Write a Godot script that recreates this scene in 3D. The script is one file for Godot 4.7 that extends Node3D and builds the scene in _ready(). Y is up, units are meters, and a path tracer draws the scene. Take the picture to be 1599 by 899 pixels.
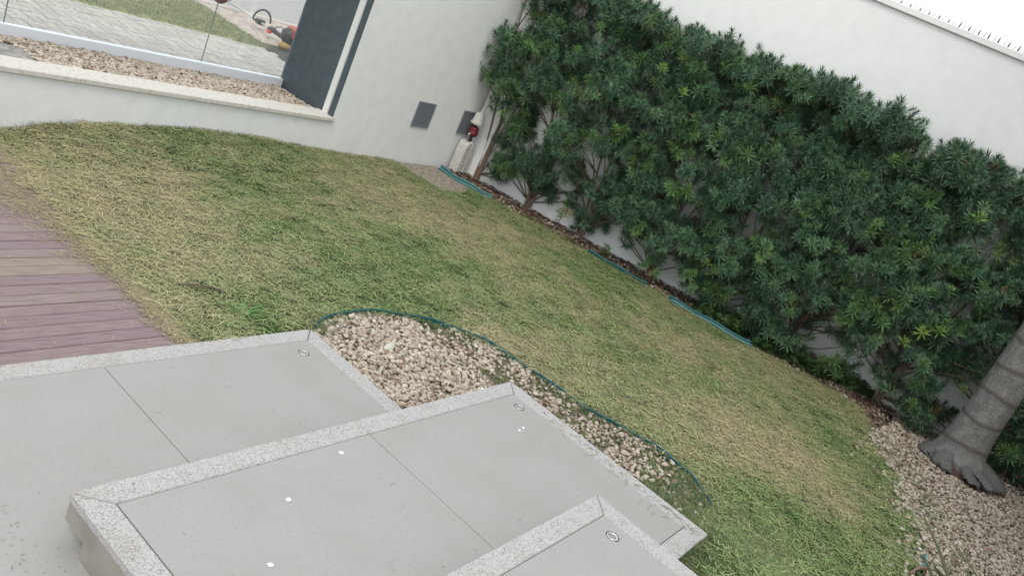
extends Node3D
# A walled front garden: pale porcelain steps with granite borders, a mown lawn with dry clippings,
# a Podocarpus hedge along a white wall, a ring-scarred palm and a glazed opening onto the street.

const EYE := 2.116
const CORNER := Vector3(7.634, 0.0, -5.521)
const FDIR := Vector3(0.99988, 0.0, -0.0157)     # along the front wall, towards the corner
const FOUT := Vector3(0.0157, 0.0, 0.99988)      # out of the front wall, into the garden
const GDIR := Vector3(0.2157, 0.0, 0.97646)      # along the hedge wall, away from the corner
const GOUT := Vector3(-0.97646, 0.0, 0.2157)     # out of the hedge wall, into the garden
const FLAT := 4294967295

var rng := RandomNumberGenerator.new()
var n_big := FastNoiseLite.new()
var n_mid := FastNoiseLite.new()
var n_gap := FastNoiseLite.new()
var n_tuft := FastNoiseLite.new()
var names := {}
var M := {}


func _ready() -> void:
	# ---------------------------------------------------------------- camera, sky, sun, exposure
	var cam := Camera3D.new()
	cam.name = "camera"
	cam.fov = 38.45
	cam.near = 0.05
	cam.far = 900.0
	var ry := Basis(Vector3.UP, -1.06)
	var rx := Basis(Vector3.RIGHT, -0.3268)
	var rz := Basis(Vector3.BACK, 0.4348)
	cam.transform = Transform3D(ry * rx * rz, Vector3(0, EYE, 0))
	add_child(cam)
	cam.current = true

	var sky_mat := ProceduralSkyMaterial.new()
	sky_mat.sky_top_color = Color(0.945, 0.972, 1.0)
	sky_mat.sky_horizon_color = Color(0.98, 0.99, 1.0)
	sky_mat.sky_curve = 0.25
	sky_mat.ground_bottom_color = Color(0.45, 0.45, 0.43)
	sky_mat.ground_horizon_color = Color(0.75, 0.76, 0.76)
	sky_mat.sun_angle_max = 1.0
	var sky := Sky.new()
	sky.sky_material = sky_mat
	var env := Environment.new()
	env.background_mode = Environment.BG_SKY
	env.sky = sky
	env.background_energy_multiplier = 1.0
	env.tonemap_mode = Environment.TONE_MAPPER_LINEAR
	env.tonemap_exposure = 1.52
	env.ambient_light_source = Environment.AMBIENT_SOURCE_SKY
	env.sdfgi_enabled = true
	env.ssao_enabled = true
	env.ssil_enabled = true
	var we := WorldEnvironment.new()
	we.name = "world_environment"
	we.environment = env
	add_child(we)

	var sun := DirectionalLight3D.new()
	sun.name = "sun"
	sun.light_energy = 0.40
	sun.light_color = Color(1.0, 0.985, 0.955)
	sun.light_angular_distance = 24.0
	sun.shadow_enabled = true
	add_child(sun)
	sun.look_at_from_position(Vector3(-5.0, 9.0, 3.0), Vector3.ZERO, Vector3.FORWARD)

	rng.seed = 20417
	n_big.seed = 11
	n_big.frequency = 0.55
	n_big.fractal_octaves = 3
	n_mid.seed = 23
	n_mid.frequency = 2.6
	n_mid.fractal_octaves = 3
	n_tuft.seed = 41
	n_tuft.frequency = 7.0
	n_tuft.fractal_octaves = 2
	n_gap.seed = 5
	n_gap.frequency = 1.25
	n_gap.fractal_octaves = 2

	make_materials()
	build_ground()
	build_walls()
	build_street()
	build_house()
	build_steps()
	build_deck()
	build_beds()
	build_grass()
	build_hedge()
	build_palm()
	build_corner_things()
	build_small_things()


# ==================================================================== helpers: naming and nodes
func numbered(called: String) -> String:
	var k: int = names.get(called, 0)
	names[called] = k + 1
	return called if k == 0 else "%s_%03d" % [called, k]


func tag(o: Node3D, label := "", category := "", group := "", kind := "") -> Node3D:
	if label != "":
		o.set_meta("label", label)
	if category != "":
		o.set_meta("category", category)
	if group != "":
		o.set_meta("group", group)
	if kind != "":
		o.set_meta("kind", kind)
	return o


func thing(called: String, at := Vector3.ZERO, basis_ := Basis.IDENTITY) -> Node3D:
	var o := Node3D.new()
	o.name = numbered(called)
	o.transform = Transform3D(basis_, at)
	add_child(o)
	return o


func part_name(parent: Node, called: String) -> String:
	var key := "%d/%s" % [parent.get_instance_id(), called]
	var k: int = names.get(key, 0)
	names[key] = k + 1
	return called if k == 0 else "%s_%03d" % [called, k]


func put(called: String, mesh: Mesh, mat: Material, parent: Node3D = self, xf := Transform3D.IDENTITY) -> MeshInstance3D:
	var o := MeshInstance3D.new()
	o.name = numbered(called) if parent == self else part_name(parent, called)
	o.mesh = mesh
	if mat:
		o.material_override = mat
	o.transform = xf
	parent.add_child(o, true)
	return o


func many(called: String, mesh: Mesh, mat: Material, xfs: Array, cols: Array, parent: Node3D = self) -> MultiMeshInstance3D:
	mesh = mesh.duplicate()
	mesh.surface_set_material(0, mat)
	var mm := MultiMesh.new()
	mm.transform_format = MultiMesh.TRANSFORM_3D
	mm.use_colors = true
	mm.mesh = mesh
	mm.instance_count = xfs.size()
	var buf := PackedFloat32Array()
	buf.resize(xfs.size() * 16)
	var k := 0
	for i in xfs.size():
		var t: Transform3D = xfs[i]
		var c: Color = cols[i]
		var b := t.basis
		buf[k] = b.x.x; buf[k + 1] = b.y.x; buf[k + 2] = b.z.x; buf[k + 3] = t.origin.x
		buf[k + 4] = b.x.y; buf[k + 5] = b.y.y; buf[k + 6] = b.z.y; buf[k + 7] = t.origin.y
		buf[k + 8] = b.x.z; buf[k + 9] = b.y.z; buf[k + 10] = b.z.z; buf[k + 11] = t.origin.z
		buf[k + 12] = c.r; buf[k + 13] = c.g; buf[k + 14] = c.b; buf[k + 15] = 1.0
		k += 16
	mm.buffer = buf
	var o := MultiMeshInstance3D.new()
	o.name = numbered(called) if parent == self else part_name(parent, called)
	o.multimesh = mm
	parent.add_child(o, true)
	o.set_meta("kind", "stuff")
	return o


# ==================================================================== helpers: shapes
func begin(smooth := false) -> SurfaceTool:
	var st := SurfaceTool.new()
	st.begin(Mesh.PRIMITIVE_TRIANGLES)
	st.set_smooth_group(0 if smooth else FLAT)
	return st


func done(st: SurfaceTool) -> ArrayMesh:
	st.generate_normals()
	return st.commit()


func tri(st: SurfaceTool, a: Vector3, b: Vector3, c: Vector3, inside: Vector3) -> void:
	var n := (a - c).cross(a - b)
	if n.dot((a + b + c) / 3.0 - inside) < 0.0:
		var t := b
		b = c
		c = t
	st.add_vertex(a)
	st.add_vertex(b)
	st.add_vertex(c)


func quad(st: SurfaceTool, a: Vector3, b: Vector3, c: Vector3, d: Vector3, inside: Vector3) -> void:
	tri(st, a, b, c, inside)
	tri(st, a, c, d, inside)


func area2(p: PackedVector2Array) -> float:
	var s := 0.0
	for i in p.size():
		var q := p[(i + 1) % p.size()]
		s += p[i].x * q.y - q.x * p[i].y
	return s * 0.5


func inset(p: PackedVector2Array, by: float) -> PackedVector2Array:
	var out := PackedVector2Array()
	var n := p.size()
	var sgn := signf(area2(p))
	for i in n:
		var a := p[(i + n - 1) % n]
		var b := p[i]
		var c := p[(i + 1) % n]
		var n1 := Vector2(-(b - a).y, (b - a).x).normalized() * sgn
		var n2 := Vector2(-(c - b).y, (c - b).x).normalized() * sgn
		var m := (n1 + n2).normalized()
		out.append(b + m * by / maxf(m.dot(n1), 0.3))
	return out


# A slab with that outline (x, z), bottom and top, its upper edges chamfered; put through frame.
func slab(st: SurfaceTool, p: PackedVector2Array, y0: float, y1: float, bevel := 0.0, frame := Transform3D.IDENTITY, both := false) -> void:
	var tris := Geometry2D.triangulate_polygon(p)
	var rings := []
	if bevel > 0.0:
		if both:
			rings.append([inset(p, bevel), y0])
			rings.append([p, y0 + bevel])
		else:
			rings.append([p, y0])
		rings.append([p, y1 - bevel])
		rings.append([inset(p, bevel), y1])
	else:
		rings = [[p, y0], [p, y1]]
	var ccw := area2(p) > 0.0
	for r in rings.size() - 1:
		var lo: PackedVector2Array = rings[r][0]
		var hi: PackedVector2Array = rings[r + 1][0]
		for i in p.size():
			var j := (i + 1) % p.size()
			var a := frame * Vector3(lo[i].x, rings[r][1], lo[i].y)
			var b := frame * Vector3(lo[j].x, rings[r][1], lo[j].y)
			var c := frame * Vector3(hi[j].x, rings[r + 1][1], hi[j].y)
			var d := frame * Vector3(hi[i].x, rings[r + 1][1], hi[i].y)
			var e := p[j] - p[i]
			var outw := Vector2(e.y, -e.x).normalized() * (1.0 if ccw else -1.0)
			var inside := frame * (Vector3((lo[i].x + lo[j].x) / 2 - outw.x, (rings[r][1] + rings[r + 1][1]) / 2 - (0.3 if r == rings.size() - 2 and bevel > 0.0 else 0.0), (lo[i].y + lo[j].y) / 2 - outw.y))
			quad(st, a, b, c, d, inside)
	var top: PackedVector2Array = rings[-1][0]
	var bot: PackedVector2Array = rings[0][0]
	for i in range(0, tris.size(), 3):
		tri(st, frame * v3(top[tris[i]], y1), frame * v3(top[tris[i + 1]], y1), frame * v3(top[tris[i + 2]], y1), frame * v3(top[tris[i]], y1 - 1.0))
		tri(st, frame * v3(bot[tris[i]], y0), frame * v3(bot[tris[i + 1]], y0), frame * v3(bot[tris[i + 2]], y0), frame * v3(bot[tris[i]], y0 + 1.0))


func v3(p: Vector2, y: float) -> Vector3:
	return Vector3(p.x, y, p.y)


func rect(x0: float, z0: float, x1: float, z1: float) -> PackedVector2Array:
	return PackedVector2Array([Vector2(x0, z0), Vector2(x1, z0), Vector2(x1, z1), Vector2(x0, z1)])


func box_mesh(x0: float, x1: float, y0: float, y1: float, z0: float, z1: float, bevel := 0.004) -> ArrayMesh:
	var st := begin()
	slab(st, rect(x0, z0, x1, z1), y0, y1, bevel, Transform3D.IDENTITY, true)
	return done(st)


func tube(st: SurfaceTool, pts: Array, radii: Array, sides := 8, caps := true) -> void:
	var rings := []
	var up := Vector3.UP
	for i in pts.size():
		var a: Vector3 = pts[maxi(i - 1, 0)]
		var b: Vector3 = pts[mini(i + 1, pts.size() - 1)]
		var d := (b - a).normalized()
		if absf(d.dot(up)) > 0.93:
			up = Vector3.RIGHT if absf(d.x) < 0.8 else Vector3.BACK
		var u := d.cross(up).normalized()
		var w := u.cross(d).normalized()
		up = w
		var ring := []
		for k in sides:
			var t := TAU * k / sides
			ring.append(pts[i] + (u * cos(t) + w * sin(t)) * radii[i])
		rings.append(ring)
	for i in pts.size() - 1:
		var mid: Vector3 = (pts[i] + pts[i + 1]) * 0.5
		for k in sides:
			var l := (k + 1) % sides
			quad(st, rings[i][k], rings[i][l], rings[i + 1][l], rings[i + 1][k], mid)
	if caps:
		for e in [0, pts.size() - 1]:
			var other: Vector3 = pts[1] if e == 0 else pts[pts.size() - 2]
			for k in sides:
				tri(st, pts[e], rings[e][k], rings[e][(k + 1) % sides], other)


func tube_mesh(pts: Array, radii: Array, sides := 8) -> ArrayMesh:
	var st := begin(true)
	tube(st, pts, radii, sides)
	return done(st)


# A turned shape: profile of (radius, height) from bottom to top.
func lathe_mesh(profile: Array, sides := 24, frame := Transform3D.IDENTITY) -> ArrayMesh:
	var st := begin(true)
	for i in profile.size() - 1:
		var p: Vector2 = profile[i]
		var q: Vector2 = profile[i + 1]
		var nrm := Vector2((q - p).y, -(q - p).x).normalized()
		for k in sides:
			var t0 := TAU * k / sides
			var t1 := TAU * (k + 1) / sides
			var a := Vector3(cos(t0) * p.x, p.y, sin(t0) * p.x)
			var b := Vector3(cos(t1) * p.x, p.y, sin(t1) * p.x)
			var c := Vector3(cos(t1) * q.x, q.y, sin(t1) * q.x)
			var d := Vector3(cos(t0) * q.x, q.y, sin(t0) * q.x)
			var tm := (t0 + t1) / 2
			var inside := (a + c) / 2 - Vector3(cos(tm) * nrm.x, nrm.y, sin(tm) * nrm.x)
			if p.x > 0.0:
				tri(st, frame * a, frame * b, frame * c, frame * inside)
			if q.x > 0.0:
				tri(st, frame * a, frame * c, frame * d, frame * inside)
	return done(st)


func curve_pts(ctrl: Array, per := 8) -> Array:
	var out := []
	for i in ctrl.size() - 1:
		var p0: Vector3 = ctrl[maxi(i - 1, 0)]
		var p1: Vector3 = ctrl[i]
		var p2: Vector3 = ctrl[i + 1]
		var p3: Vector3 = ctrl[mini(i + 2, ctrl.size() - 1)]
		for k in per:
			out.append(p1.cubic_interpolate(p2, p0, p3, float(k) / per))
	out.append(ctrl[-1])
	return out


func rnd(a: float, b: float) -> float:
	return rng.randf_range(a, b)


func rvec() -> Vector3:
	var v := Vector3(rnd(-1, 1), rnd(-1, 1), rnd(-1, 1))
	return v.normalized() if v.length() > 0.01 else Vector3.UP


func aim(axis: Vector3, spin: float, s: float) -> Basis:
	var y := axis.normalized()
	var x := y.cross(Vector3.BACK if absf(y.z) < 0.9 else Vector3.RIGHT).normalized()
	var z := x.cross(y)
	return (Basis(x, y, z) * Basis(Vector3.UP, spin)).scaled_local(Vector3.ONE * s)


func fw(s: float, h: float, d: float) -> Vector3:
	return CORNER + FDIR * s + FOUT * d + Vector3.UP * h


func gw(s: float, h: float, o: float) -> Vector3:
	return CORNER + GDIR * s + GOUT * o + Vector3.UP * h


func f_frame() -> Basis:
	return Basis(FDIR, Vector3.UP, FOUT)


func g_frame() -> Basis:
	return Basis(GDIR, Vector3.UP, GDIR.cross(Vector3.UP))


# ==================================================================== materials
func noise_tex(freq: float, octaves: int, seed_: int, colors: Array, stops: Array, size := 512, type := FastNoiseLite.TYPE_SIMPLEX_SMOOTH, cell := -1) -> NoiseTexture2D:
	var n := FastNoiseLite.new()
	n.seed = seed_
	n.noise_type = type
	n.frequency = freq
	n.fractal_octaves = octaves
	if cell >= 0:
		n.cellular_return_type = cell as FastNoiseLite.CellularReturnType
	var g := Gradient.new()
	g.offsets = PackedFloat32Array(stops)
	g.colors = PackedColorArray(colors)
	var t := NoiseTexture2D.new()
	t.width = size
	t.height = size
	t.seamless = true
	t.noise = n
	t.color_ramp = g
	return t


func bump_tex(freq: float, octaves: int, seed_: int, strength: float, size := 512) -> NoiseTexture2D:
	var n := FastNoiseLite.new()
	n.seed = seed_
	n.frequency = freq
	n.fractal_octaves = octaves
	var t := NoiseTexture2D.new()
	t.width = size
	t.height = size
	t.seamless = true
	t.noise = n
	t.as_normal_map = true
	t.bump_strength = strength
	return t


func mat(col: Color, rough := 0.7, metal := 0.0) -> StandardMaterial3D:
	var m := StandardMaterial3D.new()
	m.albedo_color = col
	m.roughness = rough
	m.metallic = metal
	return m


func tri_mat(tex: Texture2D, scale: float, rough: float, normal: Texture2D = null, nscale := 1.0, world := true) -> StandardMaterial3D:
	var m := StandardMaterial3D.new()
	m.albedo_texture = tex
	m.roughness = rough
	m.uv1_triplanar = true
	m.uv1_world_triplanar = world
	m.uv1_scale = Vector3.ONE * scale
	if normal:
		m.normal_enabled = true
		m.normal_texture = normal
		m.normal_scale = nscale
	return m


func vc_mat(rough: float, back := Color.BLACK) -> StandardMaterial3D:
	var m := StandardMaterial3D.new()
	m.vertex_color_use_as_albedo = true
	m.roughness = rough
	m.cull_mode = BaseMaterial3D.CULL_DISABLED
	if back != Color.BLACK:
		m.backlight_enabled = true
		m.backlight = back
	return m


func lin(r: float, g: float, b: float) -> Color:
	return Color(r, g, b).linear_to_srgb()


func make_materials() -> void:
	var rough_bump := bump_tex(0.05, 4, 3, 6.0)
	M.stucco = tri_mat(noise_tex(0.012, 6, 8, [lin(.735, .74, .728), lin(.765, .77, .76), lin(.785, .79, .782)], [0.15, 0.5, 0.85], 1024), 0.42, 0.9, bump_tex(0.16, 3, 31, 4.0, 1024), 0.22)
	M.stucco_front = M.stucco
	M.screed = tri_mat(noise_tex(0.02, 5, 43, [lin(.22, .21, .19), lin(.30, .29, .27), lin(.36, .35, .33)], [0.2, 0.5, 0.8]), 1.2, 0.9)
	M.house = mat(lin(.34, .33, .31), 0.9)
	M.sill = tri_mat(noise_tex(0.03, 5, 41, [lin(.36, .33, .29), lin(.55, .52, .47), lin(.62, .59, .54)], [0.1, 0.3, 0.8], 1024), 0.7, 0.7, rough_bump, 0.08)
	M.jamb = tri_mat(noise_tex(0.02, 4, 51, [lin(.044, .060, .072), lin(.052, .071, .084), lin(.062, .082, .096)], [0.1, 0.5, 0.9]), 0.8, 0.55)
	M.white_metal = mat(lin(.62, .63, .62), 0.5)
	M.aluminium = mat(lin(.80, .84, .90), 0.40, 0.25)
	# granite: a pale ground with grey and beige grains
	var grains := noise_tex(0.30, 2, 61, [lin(.20, .193, .187), lin(.34, .33, .32), lin(.405, .394, .384), lin(.48, .47, .46)], [0.2, 0.36, 0.55, 0.85], 1024, FastNoiseLite.TYPE_VALUE)
	M.granite = tri_mat(grains, 0.9, 0.7)
	var patches := noise_tex(0.012, 4, 62, [lin(.93, .90, .86), lin(1, 1, 1), lin(.97, .98, 1.0)], [0.15, 0.45, 0.85])
	M.granite.detail_enabled = true
	M.granite.detail_albedo = patches
	M.granite.detail_blend_mode = BaseMaterial3D.BLEND_MODE_MUL
	M.granite.detail_uv_layer = BaseMaterial3D.DETAIL_UV_2
	M.granite.uv2_triplanar = true
	M.granite.uv2_world_triplanar = true
	M.granite.uv2_scale = Vector3.ONE * 0.6
	M.tile = tri_mat(noise_tex(0.006, 6, 71, [lin(.305, .299, .282), lin(.315, .309, .293), lin(.322, .317, .302)], [0.2, 0.5, 0.8], 1024), 0.4, 0.48)
	M.tile.detail_enabled = true
	M.tile.detail_albedo = noise_tex(0.09, 5, 72, [lin(.90, .89, .87), lin(.98, .975, .97), lin(1, 1, 1)], [0.14, 0.32, 0.6], 1024)
	M.tile.detail_blend_mode = BaseMaterial3D.BLEND_MODE_MUL
	M.tile.detail_uv_layer = BaseMaterial3D.DETAIL_UV_2
	M.tile.uv2_triplanar = true
	M.tile.uv2_world_triplanar = true
	M.tile.uv2_scale = Vector3.ONE * 0.5
	M.fascia = tri_mat(noise_tex(0.015, 5, 73, [lin(.235, .218, .185), lin(.272, .254, .220), lin(.292, .274, .240)], [0.15, 0.5, 0.85]), 0.7, 0.6)
	M.grout = mat(lin(.10, .095, .09), 0.95)
	M.wood = []
	var tints := [lin(.222, .160, .163), lin(.204, .148, .154), lin(.228, .175, .165), lin(.238, .190, .162)]
	for k in 4:
		var c: Color = tints[k].srgb_to_linear()
		var t := noise_tex(0.02, 5, 81 + k, [lin(c.r * .78, c.g * .78, c.b * .78), lin(c.r, c.g, c.b), lin(c.r * 1.12, c.g * 1.14, c.b * 1.14)], [0.15, 0.5, 0.85])
		var m := tri_mat(t, 1.0, 0.62, bump_tex(0.05, 3, 85, 3.0, 256), 0.25)
		m.uv1_scale = Vector3(0.5, 6.0, 6.0)
		M.wood.append(m)
	M.soil = tri_mat(noise_tex(0.02, 5, 91, [lin(.045, .038, .020), lin(.085, .075, .040), lin(.14, .125, .07)], [0.2, 0.5, 0.8], 1024), 0.8, 0.95, rough_bump, 0.6)
	M.mulch = tri_mat(noise_tex(0.05, 5, 92, [lin(.05, .035, .025), lin(.10, .072, .052), lin(.17, .13, .10)], [0.2, 0.5, 0.8]), 1.4, 0.95, rough_bump, 0.8)
	M.bed = tri_mat(noise_tex(0.05, 5, 93, [lin(.12, .095, .07), lin(.20, .165, .13), lin(.28, .235, .19)], [0.2, 0.5, 0.8]), 1.4, 0.95, rough_bump, 0.8)
	M.pebble = vc_mat(0.75)
	M.grass = vc_mat(0.75, Color(.25, .25, .25))
	M.litter = vc_mat(0.85)
	M.leaf = vc_mat(0.38, Color(.24, .24, .24))
	M.ground_leaf = vc_mat(0.55, Color(.2, .2, .2))
	M.shoot = []
	for c in [lin(.15, .27, .05), lin(.19, .30, .065), lin(.11, .22, .05)]:
		var m := mat(c, 0.45)
		m.backlight_enabled = true
		m.backlight = Color(.3, .3, .3)
		m.cull_mode = BaseMaterial3D.CULL_DISABLED
		M.shoot.append(m)
	M.bark = tri_mat(noise_tex(0.04, 5, 101, [lin(.10, .065, .045), lin(.20, .135, .10), lin(.30, .22, .17)], [0.2, 0.5, 0.8]), 3.0, 0.9, rough_bump, 0.8)
	M.bark.uv1_scale = Vector3(6, 1.2, 6)
	M.twig = mat(lin(.11, .085, .055), 0.9)
	M.edging = mat(lin(.010, .088, .098), 0.38)
	M.edging_old = mat(lin(.075, .205, .205), 0.55)
	M.concrete = tri_mat(noise_tex(0.02, 5, 111, [lin(.17, .14, .11), lin(.25, .215, .17), lin(.32, .28, .23)], [0.2, 0.5, 0.8]), 1.5, 0.95, rough_bump, 0.6)
	M.paver = []
	for k in 3:
		var b := 0.40 + 0.035 * k
		var m := tri_mat(noise_tex(0.03, 4, 121 + k, [lin(b * .82, b * .77, b * .70), lin(b, b * .95, b * .88), lin(b * 1.08, b * 1.03, b * .96)], [0.2, 0.5, 0.8]), 1.7, 0.95, rough_bump, 0.5)
		M.paver.append(m)
	M.joint = tri_mat(noise_tex(0.04, 4, 131, [lin(.03, .028, .022), lin(.055, .05, .042), lin(.10, .093, .08)], [0.2, 0.5, 0.8]), 2.0, 1.0)
	M.pavement = tri_mat(noise_tex(0.015, 5, 132, [lin(.30, .24, .20), lin(.42, .36, .31), lin(.50, .45, .40)], [0.2, 0.5, 0.8], 1024), 0.5, 0.95, rough_bump, 0.5)
	M.kerb = tri_mat(noise_tex(0.03, 4, 133, [lin(.38, .34, .30), lin(.50, .46, .42), lin(.56, .52, .48)], [0.2, 0.5, 0.8]), 1.0, 0.95)
	M.asphalt = tri_mat(noise_tex(0.03, 5, 134, [lin(.27, .26, .25), lin(.34, .33, .32), lin(.40, .39, .38)], [0.2, 0.5, 0.8], 1024), 0.6, 0.9, rough_bump, 0.4)
	M.verge_soil = mat(lin(.25, .27, .14), 0.95)
	M.palm = vc_mat(0.9)
	M.palm.normal_enabled = true
	M.palm.normal_texture = bump_tex(0.04, 5, 141, 8.0)
	M.palm.uv1_triplanar = true
	M.palm.uv1_scale = Vector3(6, 1.5, 6)
	M.palm.normal_scale = 0.8
	M.palm.albedo_texture = noise_tex(0.035, 5, 142, [lin(.55, .53, .50), lin(.95, .95, .95), lin(1, 1, 1)], [0.2, 0.5, 0.8])
	M.root = tri_mat(noise_tex(0.06, 4, 143, [lin(.018, .012, .010), lin(.06, .035, .028), lin(.13, .07, .055)], [0.2, 0.5, 0.8]), 4.0, 1.0, rough_bump, 1.0)
	M.plate = tri_mat(noise_tex(0.05, 5, 144, [lin(.028, .028, .028), lin(.085, .083, .080), lin(.20, .196, .188)], [0.2, 0.5, 0.8]), 3.0, 0.92, rough_bump, 0.9)
	M.vent = mat(lin(.19, .205, .225), 0.5)
	M.vent_dark = mat(lin(.05, .055, .06), 0.8)
	M.plastic_white = tri_mat(noise_tex(0.03, 4, 151, [lin(.30, .28, .23), lin(.52, .50, .46), lin(.60, .585, .555)], [0.12, 0.42, 0.8]), 2.0, 0.6)
	M.lens = mat(lin(.24, .24, .235), 0.35)
	M.dark = mat(lin(.025, .022, .022), 0.6)
	M.maroon = mat(lin(.16, .015, .03), 0.4)
	M.galv = mat(lin(.13, .137, .145), 0.5, 0.3)
	M.pale_pin = mat(lin(.70, .72, .73), 0.4)
	M.steel = mat(lin(.62, .60, .57), 0.3, 0.8)
	M.black_plastic = mat(lin(.018, .019, .021), 0.45)
	M.red_plastic = mat(lin(.62, .055, .04), 0.4)
	M.orange_red = mat(lin(.42, .075, .045), 0.45)
	M.tank = mat(lin(.36, .22, .075), 0.45)
	M.brown = mat(lin(.20, .11, .085), 0.6)
	M.white_stone = tri_mat(noise_tex(0.03, 4, 161, [lin(.36, .35, .29), lin(.50, .49, .43), lin(.58, .57, .52)], [0.2, 0.5, 0.8]), 5.0, 0.8)
	M.petal = mat(lin(.9, .9, .9), 0.6)
	M.frond = mat(lin(.050, .055, .022), 0.6)
	M.frond.cull_mode = BaseMaterial3D.CULL_DISABLED
	M.palm_leaf = mat(lin(.05, .11, .03), 0.5)
	M.palm_leaf.cull_mode = BaseMaterial3D.CULL_DISABLED
	M.dry_leaf = mat(lin(.30, .20, .15), 0.85)
	M.dry_leaf.cull_mode = BaseMaterial3D.CULL_DISABLED
	M.seal = mat(lin(.16, .19, .18), 0.4)
	M.glass = mat(Color(0.93, 0.97, 0.96, 0.06), 0.02)
	M.glass.transparency = BaseMaterial3D.TRANSPARENCY_ALPHA


# ==================================================================== ground
func ground_h(x: float, z: float) -> float:
	# the lawn swells gently along the front wall and dips beside the deck
	var s := x - CORNER.x
	var d := z + 5.44
	var near := clampf(1.0 - d / 1.1, 0.0, 1.0)
	near = near * near * (3.0 - 2.0 * near)
	var b := 0.09 * exp(-pow((s + 3.4) / 1.1, 2.0)) - 0.10 * smoothstep(-4.5, -5.2, s)
	b = b * near + .225 * exp(-((x - 3.55) * (x - 3.55) + (z + .30) * (z + .30)) / .34)
	return b + 0.006 * n_mid.get_noise_2d(x * 2.0, z * 2.0)


func build_ground() -> void:
	# the whole plot and street stand on one broad sheet
	var st := begin(true)
	slab(st, rect(-450, -450, 450, 450), -0.60, -0.45)
	tag(put("ground", done(st), M.verge_soil), "", "", "", "structure")
	st = begin(true)
	var x0 := -6.0
	var z0 := -5.62
	var nx := 160
	var nz := 105
	var c := 0.1
	for i in nx + 1:
		for j in nz + 1:
			var x := x0 + i * c
			var z := z0 + j * c
			st.add_vertex(Vector3(x, ground_h(x, z) - 0.012, z))
	for i in nx:
		for j in nz:
			var a := i * (nz + 1) + j
			var b := a + nz + 1
			st.add_index(a); st.add_index(b); st.add_index(b + 1)
			st.add_index(a); st.add_index(b + 1); st.add_index(a + 1)
	tag(put("lawn_soil", done(st), M.soil), "", "", "", "structure")


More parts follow.
